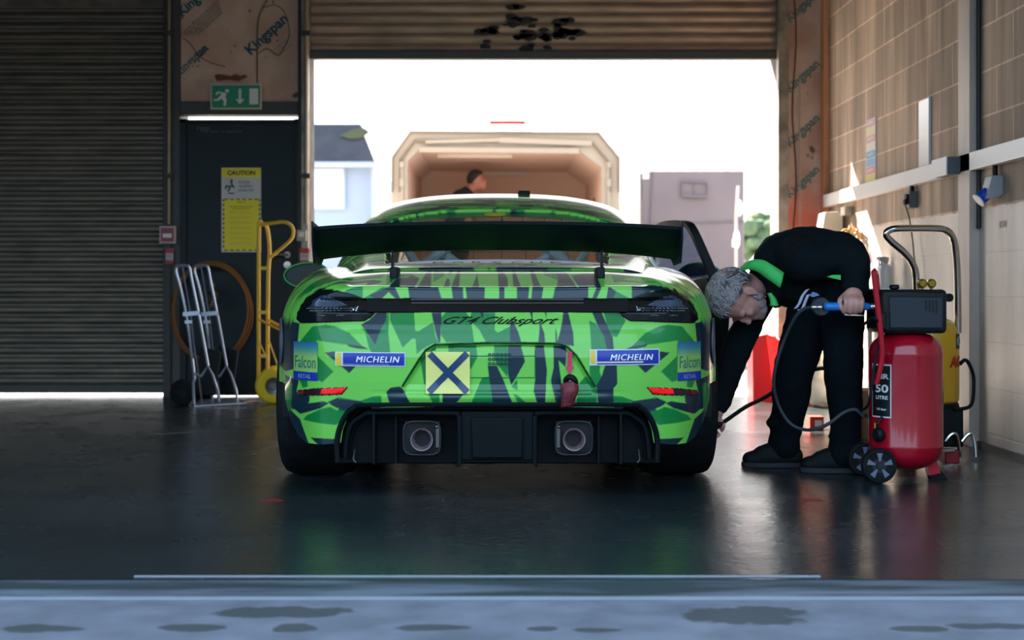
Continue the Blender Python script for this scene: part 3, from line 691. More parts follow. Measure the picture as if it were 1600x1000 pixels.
# banner strip at the foot of the rear window with outlined lettering
BAN = mat('white banner', (.92,.86,.88), .5)
rows = []
for k in range(9):
    row = []
    for j in range(61):
        x = -.445+.89*j/60; y = .512+(k/8)*(.105+.045*(1-(x/.445)**2))
        row.append(roofpt(x, y, .006)+Vector((0,-.006,0)))
    rows.append(row)
ban = obj('window_banner', MB().grid(rows), BAN, RW)
for k_, ch_ in enumerate('PORSCHE'):
    text('banner_letter', ch_, (0,0,0), (1,0,0), (0,1,0), .052, mat('banner letters', (.12,.10,.13), .5), RW, width=.046, warp=lambda u, v: roofpt(-.24+.08*k_+u, .575+v, .010)+Vector((0,-.010,0)))
# black gasket around window base
obj('window_seal', MB().tube([roofpt(x, .503, .004)+Vector((0,-.004,0)) for x in np.linspace(-.46,.46,25)], .010, 8), BLACK, car)
# small yellow crest sticker, roof aerial
c0 = roofpt(-.01, 1.46, .008)
obj('crest_sticker', MB().prism([(.05*math.cos(a), .028*math.sin(a)) for a in np.linspace(0,2*PI,17)[:-1]], c0+Vector((0,-.006,0)), (1,0,0), (0,.95,.31), .002), mat('yellow crest', (.75,.50,.06), .4), RW)
ap = roofpt(.135, 1.93, 0)
obj('roof_aerial', MB().box(ap.x-.03, ap.x+.03, ap.y, ap.y+.07, ap.z-.005, ap.z+.042), BLACK, car, bevel=.006)
# rear-window heater lines / tinted top band
hl = MB()
for x in (-.46,-.40,-.22,-.10,.02,.12,.22,.30,.42,.475):
    hl.tube([roofpt(x, y, .003) for y in np.linspace(.70, 1.44, 12) if abs(x) < np.interp(y, [.50,1.65], [.445,.535])-.01], .0022, 5)
obj('window_lines', hl, mat('window lines', (.03,.05,.06), .5), RW)
# roll cage, seats and dash inside
CAGE = mat('pale roll cage', (.60,.74,.80), .35)
cg = MB()
for sg in (-1, 1):
    cg.tube([Wc(sg*.60,1.55,.45), Wc(sg*.58,1.60,.9), Wc(sg*.50,1.66,1.12), Wc(0,1.70,1.17)], .022, 10, smooth=5)
    cg.tube([Wc(sg*.50,1.66,1.10), Wc(sg*.38,1.15,.93), Wc(sg*.34,1.0,.885)], .020, 10)
    cg.tube([Wc(sg*.50,1.66,1.10), Wc(sg*.52,2.4,1.13), Wc(sg*.58,2.75,.92)], .020, 10, smooth=4)
for a, b in (((-.42,1.60,.86),(-.12,1.60,1.08)),((-.12,1.62,.86),(-.42,1.62,1.08)),((.42,1.60,.86),(.12,1.60,1.08)),((.12,1.62,.86),(.42,1.62,1.08))):
    cg.tube([Wc(*a), Wc(*b)], .026, 10)
obj('roll_cage', cg, CAGE, car)
for sx in (-.33, .33):
    s_ = MB(); 
    rows = []
    for k in range(12):
        z = .30+k*.053; wd = .24-.006*k if k < 8 else .24-.048-.03*(k-7); rows.append([Wc(sx+wd*t, 1.78+.012*k-.09*(abs(t)**2.2)*0+.10*abs(t)**2.5, z) for t in np.linspace(-1,1,11)])
    s_.grid(rows); o = obj('seat', s_, mat('seat fabric', (.03,.032,.035), .8), car)
    so = o.modifiers.new('skin', 'SOLIDIFY'); so.thickness = .05
    if sx < 0: obj('steering_wheel', MB().tube([Wc(sx+.16*math.cos(a), 2.45+.04*math.sin(a), .77+.14*math.sin(a)) for a in np.linspace(0,2*PI,25)[:-1]], .014, 8, closed=True), BLACK, car)
obj('dashboard', MB().box(-.6,.6,Y0+2.55,Y0+2.9,.5,.86), mat('dash', (.02,.022,.024), .7), car, bevel=.03)
# ---- tail lamps: glossy black housings following the bodywork
def surf(x, z, off):
    """rear belt surface + roll at elevation (x,z), approximated; returns car point pushed rearwards/outwards"""
    ax = abs(x); y = float(yplan(min(ax, .895)))
    wr = min(1, max(0, (.70-ax)/.16)); wr = wr*wr*(3-2*wr)
    return ax, y+float(prof(z))*wr
LAMPM = mat('lamp housing', (.003,.006,.008), .16, spec=.28); LAMPI = mat('lamp reflector', (.07,.11,.17), .18, .6)
REDL = mat('glowing red reflector', (.85,.004,.01), .2, emis=((1,.01,.01), .25)); CHR = mat('lamp chrome', (.7,.72,.78), .15, 1)  # red lens given a faint painted glow; a reflector is no lamp
def shell_sheet(name, poly, off, m, parent, zmin=None):
    """lifts a copy of the body skin inside an elevation polygon, pushed out by off"""
    Vc, Fc = V, F
    ins = inside(poly, Vc[:,0], Vc[:,2]) & (Vc[:,1] < .8)
    fk = ins[Fc].all(axis=1); f = Fc[fk]
    u, inv = np.unique(f.ravel(), return_inverse=True); v = Vc[u].copy(); f = inv.reshape(-1,4)
    # normals
    nrm = np.zeros_like(v); a = v[f[:,1]]-v[f[:,0]]; b = v[f[:,3]]-v[f[:,0]]; fn = np.cross(a, b)
    for j in range(4): np.add.at(nrm, f[:,j], fn)
    nrm /= np.linalg.norm(nrm, axis=1)[:,None]+1e-12
    if nrm[:,1].mean() > 0: nrm = -nrm; f = f[:, ::-1]
    v = v+nrm*off
    me = bpy.data.meshes.new(name); me.from_pydata(v.tolist(), [], f.tolist()); finish(me, 60); me.materials.append(m)
    o = bpy.data.objects.new(name, me); C.objects.link(o); o.parent = parent
    so = o.modifiers.new('skin', 'SOLIDIFY'); so.thickness = abs(off)+.001; so.offset = -1
    return o
def shrink(poly, k):
    cx_ = sum(p[0] for p in poly)/len(poly); cz = sum(p[1] for p in poly)/len(poly)
    return [(cx_+(x-cx_)*k, cz+(z-cz)*k) for x, z in poly]
def px_sheet(name, pts, off, m, parent): return shell_sheet(name, EL(pts), off, m, parent)
for sg in (1, -1):
    L = LAMP if sg > 0 else LAMPL
    lp = shell_sheet('tail_lamp', L, .0035, LAMPM, car)
    mm = (lambda p: p) if sg > 0 else mir
    px_sheet('lamp_reflector', mm([(1008,478),(1028,466),(1045,460),(1056,462),(1066,472),(1074,480),(1060,481),(1030,481)]), .0045, LAMPI, lp)
    px_sheet('lamp_strip', mm([(995,480.5),(1075,480.5),(1075,483),(995,483)]), .0055, mat('lamp line', (.30,.31,.34), .25, .7), lp)
    px_sheet('lamp_strip', mm([(995,484.5),(1068,484.5),(1068,487),(1002,487)]), .0055, mat('lamp line', (.30,.31,.34), .25, .7), lp)
    px_sheet('lamp_corner', mm([(993,478),(997,478),(999,484),(1007,486),(1005,488.5),(997,487)]), .006, CHR, lp)
    for x0 in (1016, 1044): px_sheet('lamp_emblem', mm([(x0,491.5),(x0+13,491.5),(x0+13,494.5),(x0,494.5)]), .0055, mat('lamp dash', (.16,.17,.19), .3, .5), lp)
    rr = px_sheet('reflector', mm([(1008,604),(1060,606),(1088,609),(1087,617),(1076,618.5),(1019,617.5)]), .0025, mat('reflector black', (.03,.008,.012), .2), car)
    px_sheet('red_lens', mm([(1010,605),(1050,606.5),(1052,616.5),(1020,616)]), .0045, REDL, rr)
    px_sheet('dim_lens', mm([(1078,610),(1086,611),(1085,617),(1079,617)]), .0045, mat('dim red', (.25,.01,.02), .3), rr)
# light bar between the lamps
lb = obj('light_bar', MB().box(-.485,.485,Y0+.045,Y0+.075,.709,.7575), LAMPM, car)
obj('highlight_line', MB().box(-.32,.32,Y0+.040,Y0+.05,.7535,.7565).box(-.32,.32,Y0+.042,Y0+.05,.741,.7425), mat('lamp line', (.3,.31,.34), .25, .7), lb)  # pale strips: subtle bar lines, with a bright highlight painted in
# badge script above the bumper
def fas(u0, z0, off=.004):
    def wfn(u, v):
        x = u0+u; z = z0+v; y = float(yplan(abs(x)))+float(prof(z)); 
        sdv = float(sdist(PANEL, np.array([x]), np.array([z]))[0]); y += .020*min(1, max(0, sdv/.014))*min(1, max(0, (z-.40)/.04))
        return Wc(x, y-off, z)
    return wfn
(bx0, bz0), = EL([(782,502.5)])
text('script_badge', 'GT4 Clubsport', (0,0,0), (1,0,0), (0,0,1), .036, mat('script black', (.004,.008,.006), .5, spec=.2), car, width=.43, shear=.75, offset=.012, warp=fas(bx0, bz0, .003))
# stickers
def sheet(name, pxs, pys, m, off, parent, nu=24, nv=4):
    (x0, zt), (x1, zb) = EL([(pxs[0], pys[0]), (pxs[1], pys[1])])
    fn = fas(0, 0, off)
    rows = [[fn(x0+(x1-x0)*j/nu, zb+(zt-zb)*k/nv) for j in range(nu+1)] for k in range(nv+1)]
    return obj(name, MB().grid(rows), m, parent)
BLU = mat('sticker blue', (.008,.035,.36), .3); LBL = mat('sticker white', (.62,.70,.82), .35); YEL = mat('sticker yellow', (.85,.58,.03), .35)
WT = mat('sticker lettering white', (.9,.9,.92), .4)
for xa, ya in ((523,549.5),(920,546)):
    st_ = sheet('tyre_maker_sticker', (xa, xa+109.5), (ya, ya+23.5), LBL, .003, car)
    sheet('sticker_field', (xa+12, xa+108), (ya+1.5, ya+22), BLU, .0042, st_)
    sheet('sticker_yellow', (xa+1.5, xa+9), (ya+1.5, ya+22), YEL, .0042, st_, 3)
    sheet('sticker_stripe', (xa+10, xa+84), (ya+19, ya+20.5), mat('stripe cream', (.8,.7,.5), .4), .0054, st_)
    (mx_, mz_), = EL([(xa+66, ya+12)])
    text('sticker_lettering', 'MICHELIN', (0,0,0), (1,0,0), (0,0,1), .0225, WT, st_, width=.158, spacing=1.15, warp=lambda u, v, w_=fas(mx_, mz_, .0078): w_(u+.22*v, v))
    text('sticker_lettering', 'MICHELIN', (0,0,0), (1,0,0), (0,0,1), .0225, WT, st_, width=.158, spacing=1.15, warp=lambda u, v, w_=fas(mx_+.0016, mz_, .0080): w_(u+.22*v, v))
def corner_sheet(name, x0, x1, z0, z1, m, off, parent, nu=14, nv=10):
    rows = []
    for k in range(nv+1):
        row = []
        for j in range(nu+1):
            x = x0+(x1-x0)*j/nu; z = z0+(z1-z0)*k/nv; row.append(cornerpt(x, z, off))
        rows.append(row)
    return obj(name, MB().grid(rows), m, parent)
def cornerpt(x, z, off):
    ax = min(abs(x), .894); y = float(yplan(ax)); wr = min(1, max(0, (.70-ax)/.16)); wr = wr*wr*(3-2*wr)
    s1 = float(yplan(min(ax+.004, .897))); s0 = float(yplan(ax-.004)); d = Vector((1, (s1-s0)/.008)).normalized(); n_ = Vector((d.y, -d.x))
    o = off-float(prof(z))*wr
    return Wc(math.copysign(ax+n_.x*o, x), y+n_.y*o, z)
def grad_mat():
    m = bpy.data.materials.new('sticker blue to green'); m.use_nodes = True; n = m.node_tree; b = n.nodes['Principled BSDF']; t = n.nodes.new('ShaderNodeTexCoord'); sx = n.nodes.new('ShaderNodeSeparateXYZ')
    n.links.new(t.outputs['Object'], sx.inputs[0]); mr = n.nodes.new('ShaderNodeMapRange'); mr.inputs[1].default_value = .535; mr.inputs[2].default_value = .605; n.links.new(sx.outputs[2], mr.inputs[0])
    r = n.nodes.new('ShaderNodeValToRGB'); r.color_ramp.elements[0].color = (.28,.55,.12,1); r.color_ramp.elements[1].color = (.01,.04,.45,1); e = r.color_ramp.elements.new(.45); e.color = (.05,.28,.25,1)
    n.links.new(mr.outputs[0], r.inputs[0]); n.links.new(r.outputs[0], b.inputs['Base Color']); b.inputs['Roughness'].default_value = .35; return m
GR = grad_mat()
for sg in (1, -1):
    px = [(1057,535),(1093,592)] if sg > 0 else [(459,592),(496,535)]
    (xa, za), (xb, zb2) = EL(px); z0, z1 = min(za, zb2), max(za, zb2)
    f_ = corner_sheet('fuel_sticker', xa, xb, z0, z1, GR, .003, car)
    corner_sheet('sticker_base', xa, xb, z0, z0+.032, BLU, .004, f_, 14, 2)
    xm = (xa+xb)/2; wd = abs(xb-xa)
    text('sticker_lettering', 'Falcon', (0,0,0), (1,0,0), (0,0,1), .046, mat('falcon ink', (.03,.17,.18), .4), f_, width=wd*.86, warp=lambda u, v: cornerpt(xm+u, z0+.070+v, .0046))
    text('sticker_lettering', 'RETAIL', (0,0,0), (1,0,0), (0,0,1), .015, mat('retail ink', (.25,.45,.6), .4), f_, width=wd*.52, warp=lambda u, v: cornerpt(xm+u, z0+.015+v, .0052))
    # start number roundel on the flank
    rm = MB(); pts = []
    def flank(yc, zc, a, r):
        y = yc+r*math.cos(a); z = zc+r*math.sin(a); x = float(np.interp(y, PLAN[:12,1], PLAN[:12,0])); return Wc(sg*(x+.004), y, z)
    v_ = [flank(.50,.585,0,0)]+[flank(.50,.585,a,r) for r in (.05,.095) for a in np.linspace(0,2*PI,25)[:-1]]
    fs = [(0, 1+k, 1+(k+1) % 24) for k in range(24)]+[(1+k, 25+k, 25+(k+1) % 24, 1+(k+1) % 24) for k in range(24)]
    ro = obj('side_emblem', rm.add(v_, fs), mat('emblem dark', (.012,.018,.03), .6), car)
    ring = MB()
    for r in (.09,.06,.03): ring.tube([flank(.50,.585,a,r)+Vector((sg*.002,0,0)) for a in np.linspace(0,2*PI,25)[:-1]], .004, 5, closed=True)
    obj('emblem_lines', ring, mat('emblem grey', (.10,.11,.14), .6), ro)
# yellow square with dark blue cross
pl = sheet('novice_square', (664,733), (550,615.5), mat('novice yellow', (.80,.78,.22), .4), .009, car, 6, 6)
fn = fas(0, 0, .0115)
def cross(a, b, wd):
    (x0, z0), (x1, z1) = EL([a, b]); d = Vector((x1-x0, z1-z0)).normalized(); n_ = Vector((-d.y, d.x))*wd/2; rows = []
    for k in range(9):
        x = x0+(x1-x0)*k/8; z = z0+(z1-z0)*k/8; rows.append([fn(x+n_.x, z+n_.y), fn(x-n_.x, z-n_.y)])
    return rows
cm = MB().grid(cross((669,552),(729,613),.024)).grid(cross((729,552),(669,613),.024))
obj('cross', cm, mat('cross blue', (.012,.05,.13), .25), pl)
# sensor dots grid
dots = MB()
for i in range(6):
    for j in range(3):
        (x, z), = EL([(764+i*6.2, 554.5+j*7)]); p = fas(x, z, .005)(0, 0)
        dots.tube([p+Vector((.0048*math.cos(a), 0, .0048*math.sin(a))) for a in np.linspace(0,2*PI,11)[:-1]], .0017, 5, closed=True)
obj('vent_dots', dots, mat('dots dark', (.01,.04,.06), .5), car)
(px0, pz0), (px1, pz1) = EL([(733,556.5),(835.5,590.5)])
pn = MB()
for a, b in (((px0,pz0),(px1,pz0)),((px0,pz1),(px1,pz1)),((px1,pz0+.02),(px1,pz1))): pn.tube([fas(a[0]+(b[0]-a[0])*t, a[1]+(b[1]-a[1])*t, .0035)(0,0) for t in np.linspace(0,1,9)], .0012, 4)
obj('panel_seam', pn, mat('seam dark', (.02,.10,.08), .5), car)
# tow arrow and tow strap
(ax_, az_), = EL([(889.5,549)]); (_, az2), = EL([(889.5,586)])
ar = [(-.0085,0),(.0085,0),(.0085,-.057),(.0165,-.057),(0,az2-az_),(-.0165,-.057),(-.0085,-.057)]
fr_ = fas(0, 0, .006); q = [fr_(ax_+u, az_+v) for u, v in ar]
obj('tow_arrow', MB().add(q, [(0,1,2,6),(3,4,5)]), mat('arrow pink red', (.70,.06,.13), .4), car)
t0 = [P(889,610,Y0-.02), P(884,596,Y0-.03), P(890,589,Y0-.05), P(898,594,Y0-.05), P(899,606,Y0-.03)]
tw = thing('tow_hook', (0,0,0), '', 'x'); bpy.data.objects.remove(tw)
ts = obj('tow_strap', MB().tube(t0, .011, 10, smooth=5), BLACK, car)
sw = MB(); rows = []
for k in range(14):
    t = k/13; c_ = P(887+3*t+2.5*math.sin(t*5), 598+35*t, Y0-.035-.01*math.sin(t*4)); wd = .021+.004*math.sin(t*6)
    rows.append([c_+Vector((wd*s_, -.014*(1-s_*s_), .006*s_)) for s_ in (-1,-.5,0,.5,1)])
sw.grid(rows); o = obj('strap_webbing', sw, mat('strap red brown', (.14,.012,.02), .6, noise=((.2,.03,.04), .4, .6), nscale=60), ts)
so = o.modifiers.new('skin', 'SOLIDIFY'); so.thickness = .012
# ---- diffuser: black lower valance with two rounded bays, exhausts
DIF = mat('diffuser black', (.0018,.0045,.006), .55, spec=.15); DEEP = mat('diffuser depth', (.003,.006,.007), .8)
df = MB()
# top ledge running round the opening
edge = [(-.600,.155),(-.602,.215),(-.592,.268),(-.568,.318),(-.536,.348),(-.47,.362),(0,.366),(.47,.362),(.536,.348),(.568,.318),(.592,.268),(.602,.215),(.600,.155)]
ed, _ = cr([Vector((x, 0, z)) for x, z in edge], [0]*len(edge), 6)
def yd(x): return float(yplan(min(abs(x), .89)))+.02
for r, dy, sc_, zz in ((.011, .004, 1.0, 0), (.006, .035, .965, -.012), (.005, .055, .93, -.024)):
    df.tube([Wc(p.x*sc_, yd(p.x)+dy, p.z+(zz if p.z > .2 else 0)) for p in ed], r, 8)
rows = []
for q_, dy in ((1.0,.0),(.985,.02),(.96,.04),(.93,.075),(.92,.20)):
    rows.append([Wc(p.x*q_, yd(p.x)+dy+.005, .155+(p.z-.155)*q_) for p in ed])
df.grid(rows)
dfo = obj('diffuser', df, DIF, car)
# centre block and inner walls
cb = MB()
cb.box(-.137,.137,Y0+.045,Y0+.10,.155,.340)
cb.box(-.095,.095,Y0+.030,Y0+.05,.165,.318)
cb.box(-.60,.60,Y0+.16,Y0+.2,.13,.36)
cb.box(-.47,.47,Y0+.045,Y0+.14,.343,.358)
obj('diffuser_panel', cb, DIF, dfo, bevel=.006)
for sg in (-1, 1):
    # frame of each bay: inverted U
    pts = [(.140,.14),(.140,.30),(.146,.322),(.165,.332),(.45,.332),(.51,.315),(.55,.28),(.565,.22),(.57,.16)]
    obj('bay_frame', MB().tube([Wc(sg*x, yd(x)+.018, z) for x, z in pts], .009, 8, smooth=4).tube([Wc(sg*(x*.96+.012), yd(x)+.055, z-.012) for x, z in pts], .005, 6, smooth=4), DIF, dfo)
    obj('fin', MB().box(sg*.46-.004, sg*.46+.004, Y0+.06, Y0+.2, .14, .33), DIF, dfo)
    obj('fin', MB().box(sg*.38-.004, sg*.38+.004, Y0+.10, Y0+.2, .14, .33), DIF, dfo)
    ec = P(659 if sg < 0 else 897, 687, Y0+.06)
    # exhaust surround plate (rounded square frame) and pipe
    rr_ = []
    for a in np.linspace(0, 2*PI, 33)[:-1]:
        c_, s_ = math.cos(a), math.sin(a); k = (abs(c_)**5+abs(s_)**5)**(-.2); rr_.append(Vector((ec.x+.068*c_*k, Y0+.075, ec.z+.004+.062*s_*k)))
    obj('exhaust_surround', MB().tube(rr_, .005, 8, closed=True).box(ec.x-.066, ec.x+.066, Y0+.115, Y0+.13, ec.z-.055, ec.z+.064), mat('surround', (.006,.009,.011), .45, .2), dfo)
    ex = MB().lathe([(.027,.22),(.029,.05),(.033,.012),(.038,-.002),(.0415,-.003),(.0425,.004),(.041,.012),(.041,.22)], ec+Vector((0,-.005,0)), (0,1,0), 32, cap=False)
    eo = obj('exhaust_pipe', ex, mat('exhaust steel', (.24,.18,.20), .45, .3, noise=((.14,.10,.10), .4, .7), nscale=20), car)
    obj('exhaust_bore', MB().lathe([(.030,.06),(.0001,.062)], ec, (0,1,0), 24, cap=False), mat('soot', (.004,.004,.003), .95), eo)
    obj('bracket', MB().box(ec.x-sg*.058-.006, ec.x-sg*.058+.006, Y0+.07, Y0+.09, ec.z-.03, ec.z+.05).ball((ec.x-sg*.056, Y0+.07, ec.z+.047), .007), mat('bracket metal', (.16,.15,.13), .35, .9), dfo)
    # suspension link glimpses
    obj('suspension_arm', MB().tube([Wc(sg*.20,.35,.20), Wc(sg*.62,.80,.22)], .018, 8).tube([Wc(sg*.3,.5,.185), Wc(sg*.45,.45,.19)], .022, 8), mat('heat stained metal', (.20,.09,.03), .45, .7), car)
    # undertray edge tabs
    obj('tab', MB().tube([P(776+sg*222, 702, Y0+.12), P(776+sg*224, 718, Y0+.12), P(776+sg*220, 723, Y0+.12)], .003, 6), mat('bracket metal', (.16,.15,.13), .35, .9), dfo)
obj('rear_lip', MB().box(-.14,.14,Y0+.05,Y0+.16,.148,.158), DIF, dfo, bevel=.003)
# floor pan and wheel houses: dark
obj('undertray', MB().box(-.62,.62,Y0+.2,Y0+4.2,.13,.19).box(-.86,.86,Y0+1.32,Y0+2.98,.12,.20), BLACK, car)
for yc in (.90, 3.385):
    for sg in (-1, 1):
        rows = []
        for a in np.linspace(-.15, PI+.15, 18):
            rows.append([Wc(sg*x, yc+.385*math.cos(a), .335+.385*math.sin(a)) for x in (.52,.868)])
        o = obj('wheel_arch_liner', MB().grid(rows).add([Wc(sg*.52, yc+.385*math.cos(a), .335+.385*math.sin(a)) for a in np.linspace(-.15, PI+.15, 18)], [tuple(range(18))]), BLACK, car)
# wheels
TY = mat('tyre rubber', (.005,.007,.008), .7, spec=.2, noise=((.010,.012,.013), .42, .65), nscale=24)
def wheel(x, yc, sg, wd, R=.335):
    c_ = Wc(x, yc, R); h = wd/2
    pr = [(R-.115,-h+.03),(R-.10,-h+.012),(R-.06,-h+.002),(R-.03,-h+.006),(R-.012,-h+.018),(R-.003,-h+.040),(R,-h+.07),(R,h-.07),(R-.003,h-.040),(R-.012,h-.018),(R-.03,h-.006),(R-.06,h-.002),(R-.10,h-.012),(R-.115,h-.03)]
    w_ = obj('wheel', MB().lathe([(R-.13,-h+.04),(R-.118,-h+.02),(R-.118,h-.02),(R-.13,h-.02),(R-.14,h-.05),(R-.14,-h+.08)], c_, (sg,0,0), 48, cap=False), mat('wheel rim dark', (.02,.022,.025), .3, .7), car)
    obj('tyre', MB().lathe(pr, c_, (sg,0,0), 72, cap=False), TY, w_)
    sp_ = MB()
    for k in range(10):
        a = 2*PI*k/10; d = Vector((0, math.cos(a), math.sin(a))); sp_.bar(c_+Vector((sg*(h-.05),0,0))+d*.02, c_+Vector((sg*(h-.025),0,0))+d*(R-.125), .028, .018, up=(1,0,0))
    sp_.lathe([(.06,0),(.05,.02),(.02,.03)], c_+Vector((sg*(h-.07),0,0)), (sg,0,0), 20)
    obj('spokes', sp_, mat('wheel rim dark', (.02,.022,.025), .3, .7), w_)
    obj('brake_disc', MB().lathe([(.17,0),(.17,.03)], c_-Vector((sg*.03,0,0)), (sg,0,0), 32), STEEL, w_)
for sg in (-1, 1):
    wheel(sg*.755, .90, sg, .315); wheel(sg*.765, 3.385, sg, .26)
# ---- rear wing
wm = mat('carbon black wing', (.003,.0075,.010), .5, spec=.2)
rows_t = []; NX = 41
def wing_section(x):
    a = abs(x)/.70; dz = -.022*a**2-.008*a**6; tw = -.05*max(0, a-.55)
    te = Vector((x, Y0+.075, 1.038+dz*.75)); le = Vector((x, Y0+.385, .955+dz+tw*.55))
    d = le-te; n_ = Vector((0, -d.z, d.y)).normalized(); 
    ts_ = [0,.03,.1,.25,.45,.65,.82,.93,.98,1]; th = [.004,.006,.010,.017,.022,.023,.019,.012,.006,0]
    up = [te+d*t+n_*(h_*.75-.028*math.sin(PI*t)) for t, h_ in zip(ts_, th)]; lo = [te+d*t-n_*(h_*.6+.028*math.sin(PI*t)) for t, h_ in zip(ts_, th)][::-1][1:]
    return up+lo
rows = [wing_section(-.685+1.37*i/(NX-1)) for i in range(NX)]
mbw = MB().grid([r+[r[0]] for r in rows]); n_ = len(rows[0])+1
mbw.add(rows[0], [tuple(range(len(rows[0])))]); mbw.add(rows[-1], [tuple(range(len(rows[-1])))[::-1]])
mbw.grid([[r[0]+Vector((0,-.004,.006)), r[0]+Vector((0,-.002,-.004)), r[0]+Vector((0,.004,-.004)), r[0]+Vector((0,.002,.006)), r[0]+Vector((0,-.004,.006))] for r in rows])
wg = obj('rear_wing', mbw, wm, car, angle=30)
for sg in (-1, 1):
    x = sg*.688; pts = [(.045,1.045),(.42,1.02),(.44,.93),(.30,.885),(.10,.89),(.07,.94),(.05,.97)]
    obj('endplate', MB().prism([(y, z) for y, z in pts], (x-.003, Y0, 0), (0,1,0), (0,0,1), .006), wm, wg)
    # upright
    px_t = 937 if sg > 0 else 606
    top = Vector((sg*.405, Y0+.26, .985)); bot = Vector((sg*.395, Y0+.30, .835)); 
    su = MB().prism([(0.0,.012),(.11,.0),(.10,-.06),(.07,-.15),(-.01,-.15),(.02,-.07)], top-Vector((.0035,.03,0)), (0,1,0), (0,0,1), .007)
    so_ = obj('wing_support', su, wm, wg)
    obj('support_foot', MB().box(bot.x-.016, bot.x+.016, Y0+.19, Y0+.33, .832, .878), BLACK, so_, bevel=.006)
# ---- mirrors
def mirror(parent, org, sg, rotz=0):
    rows = []; R_ = Matrix.Rotation(rotz, 4, 'Z')
    for k in range(10):
        t = k/9; r = math.cos(t*PI/2*.96); rows.append([org+R_ @ Vector((.125*r*math.cos(a)*(1+.12*math.cos(a)*sg), .12*math.sin(t*PI/2), .072*r*math.sin(a))) for a in np.linspace(0,2*PI,29)])
    o = obj('door_mirror', MB().grid(rows), mat('mirror shell green', (.01,.36,.07), .3, coat=.6), parent)
    obj('mirror_glass', MB().add([org+R_ @ Vector((.114*math.cos(a)*(1+.12*math.cos(a)*sg), -.003+.012, .062*math.sin(a))) for a in np.linspace(0,2*PI,29)[:-1]], [tuple(range(28))]), mat('mirror dark', (.006,.014,.018), .25), o)
    obj('mirror_rim', MB().tube([org+R_ @ Vector((.122*math.cos(a)*(1+.12*math.cos(a)*sg), .0, .070*math.sin(a))) for a in np.linspace(0,2*PI,29)[:-1]], .006, 6, closed=True), MATS['mirror shell green'], o)
    obj('mirror_foot', MB().tube([org+R_ @ Vector((-sg*.03,.05,-.05)), org+R_ @ Vector((-sg*.15,.08,-.06))], .014, 8), BLACK, o)
    return o
mirror(car, Wc(-1.02,2.50,.868), -1)
# ---- open right-hand door, hinged at its front edge
hinge = Vector((.865, Y0+2.82)); th = math.radians(11.5)
def D(u, x, z):
    """door coordinates: u metres back from the hinge, x outward offset"""
    d = Vector((math.sin(th), -math.cos(th))); n_ = Vector((math.cos(th), math.sin(th))); q = hinge+d*u+n_*x
    return Vector((q.x, q.y, z))
dm = MB()
out = [(0,.30),(0,.82),(.3,.825),(.8,.83),(1.15,.84),(1.17,.62),(1.12,.40),(1.06,.30)]
oo, _ = cr([Vector((u, 0, z)) for u, z in out], [0]*8, 4)
outer = [D(p.x, .01+.02*math.sin((p.z-.3)*4), p.z) for p in oo]; inner = [D(p.x, -.075, p.z) for p in oo]; n0 = len(outer)
dm.add(outer+inner, [tuple(range(n0))[::-1], tuple(range(n0, 2*n0))]+[(i, (i+1) % n0, (i+1) % n0+n0, i+n0) for i in range(n0)])
door = obj('door', dm, mat('door dark inside', (.004,.009,.011), .5, spec=.25), car, bevel=.006)
fr = [(0.0,.82),(.22,.98),(.42,1.09),(.62,1.138),(.85,1.142),(1.0,1.128),(1.06,1.09),(1.10,.98),(1.14,.835)]
def Df(u, z): return D(u, -.005-.10*max(0, (z-.84))/.28, z)
fm = MB(); 
rows = []
f2, _ = cr([Vector((u,0,z)) for u, z in fr], [0]*9, 5)
cxm = Vector((.6,0,.93))
for p in f2:
    q = p+(cxm-p).normalized()*.05
    rows.append([Df(p.x, p.z), Df(q.x, q.z), Df(q.x, q.z)+Vector((-.035,.0,0)), Df(p.x, p.z)+Vector((-.04,0,0)), Df(p.x, p.z)])
fm.grid(rows); obj('window_frame', fm, BLACK, door)
gl = [Df(p.x+(cxm.x-p.x)*.06, p.z+(cxm.z-p.z)*.1) for p in f2]
obj('door_glass', MB().add([q+Vector((-.015,0,0)) for q in gl]+[q+Vector((-.019,0,0)) for q in gl], [tuple(range(len(gl))), tuple(range(len(gl), 2*len(gl)))[::-1]]), glass('door glass hazy', (.72,.80,.95), .10, .05), door)
obj('sill_strip', MB().tube([D(u, -.03, .836) for u in (.02,.5,1.12)], .006, 6), STEEL, door)
mo = mirror(door, D(.22, .20, .868), 1, -th)
# ------------------------------------------------------------------ red upright compressor beside the mechanic
RED = mat('red enamel', (.42,.003,.018), .22, coat=.5); REDF = mat('red tube', (.55,.01,.03), .3)
cx_, cy_ = (1421-CX)/378, 5.98
comp = thing('air_compressor', (cx_, cy_, 0), 'red upright air compressor with black motor box on two small wheels', 'compressor')
R = .150
pr = [(.0,.040),(.05,.044),(.10,.062),(.13,.085),(.146,.112),(R,.140),(R+.0015,.145),(R,.150),(R,.520),(R+.0015,.525),(R,.530),(.146,.556),(.13,.583),(.10,.604),(.05,.616),(0,.620)]
obj('tank', MB().lathe(pr, (cx_,cy_,0), n=64, cap=False), RED, comp)
hx0, hx1, hy0, hy1, hz0, hz1 = cx_-.135, cx_+.135, cy_-.13, cy_+.13, .612, .792
MOT = mat('motor cover black', (.006,.010,.013), .45, spec=.3)
mc = obj('motor_cover', MB().box(hx0,hx1,hy0,hy1,hz0,hz1), MOT, comp, bevel=.018)
obj('side_panel', MB().box(hx0+.03,hx1-.02,hy0-.006,hy0+.01,hz0+.02,hz1-.03), mat('panel slate', (.013,.024,.036), .5), mc, bevel=.006)
sl = MB()
for k in range(4):
    x = cx_+.045+k*.014; sl.bar((x-.006*0, hy0-.008, hz1-.045), (x, hy0-.008, hz1-.085-.004*k), .005, .003, up=(0,1,0))
obj('vent_slots', sl, mat('slot black', (.002,.003,.004), .6), mc)
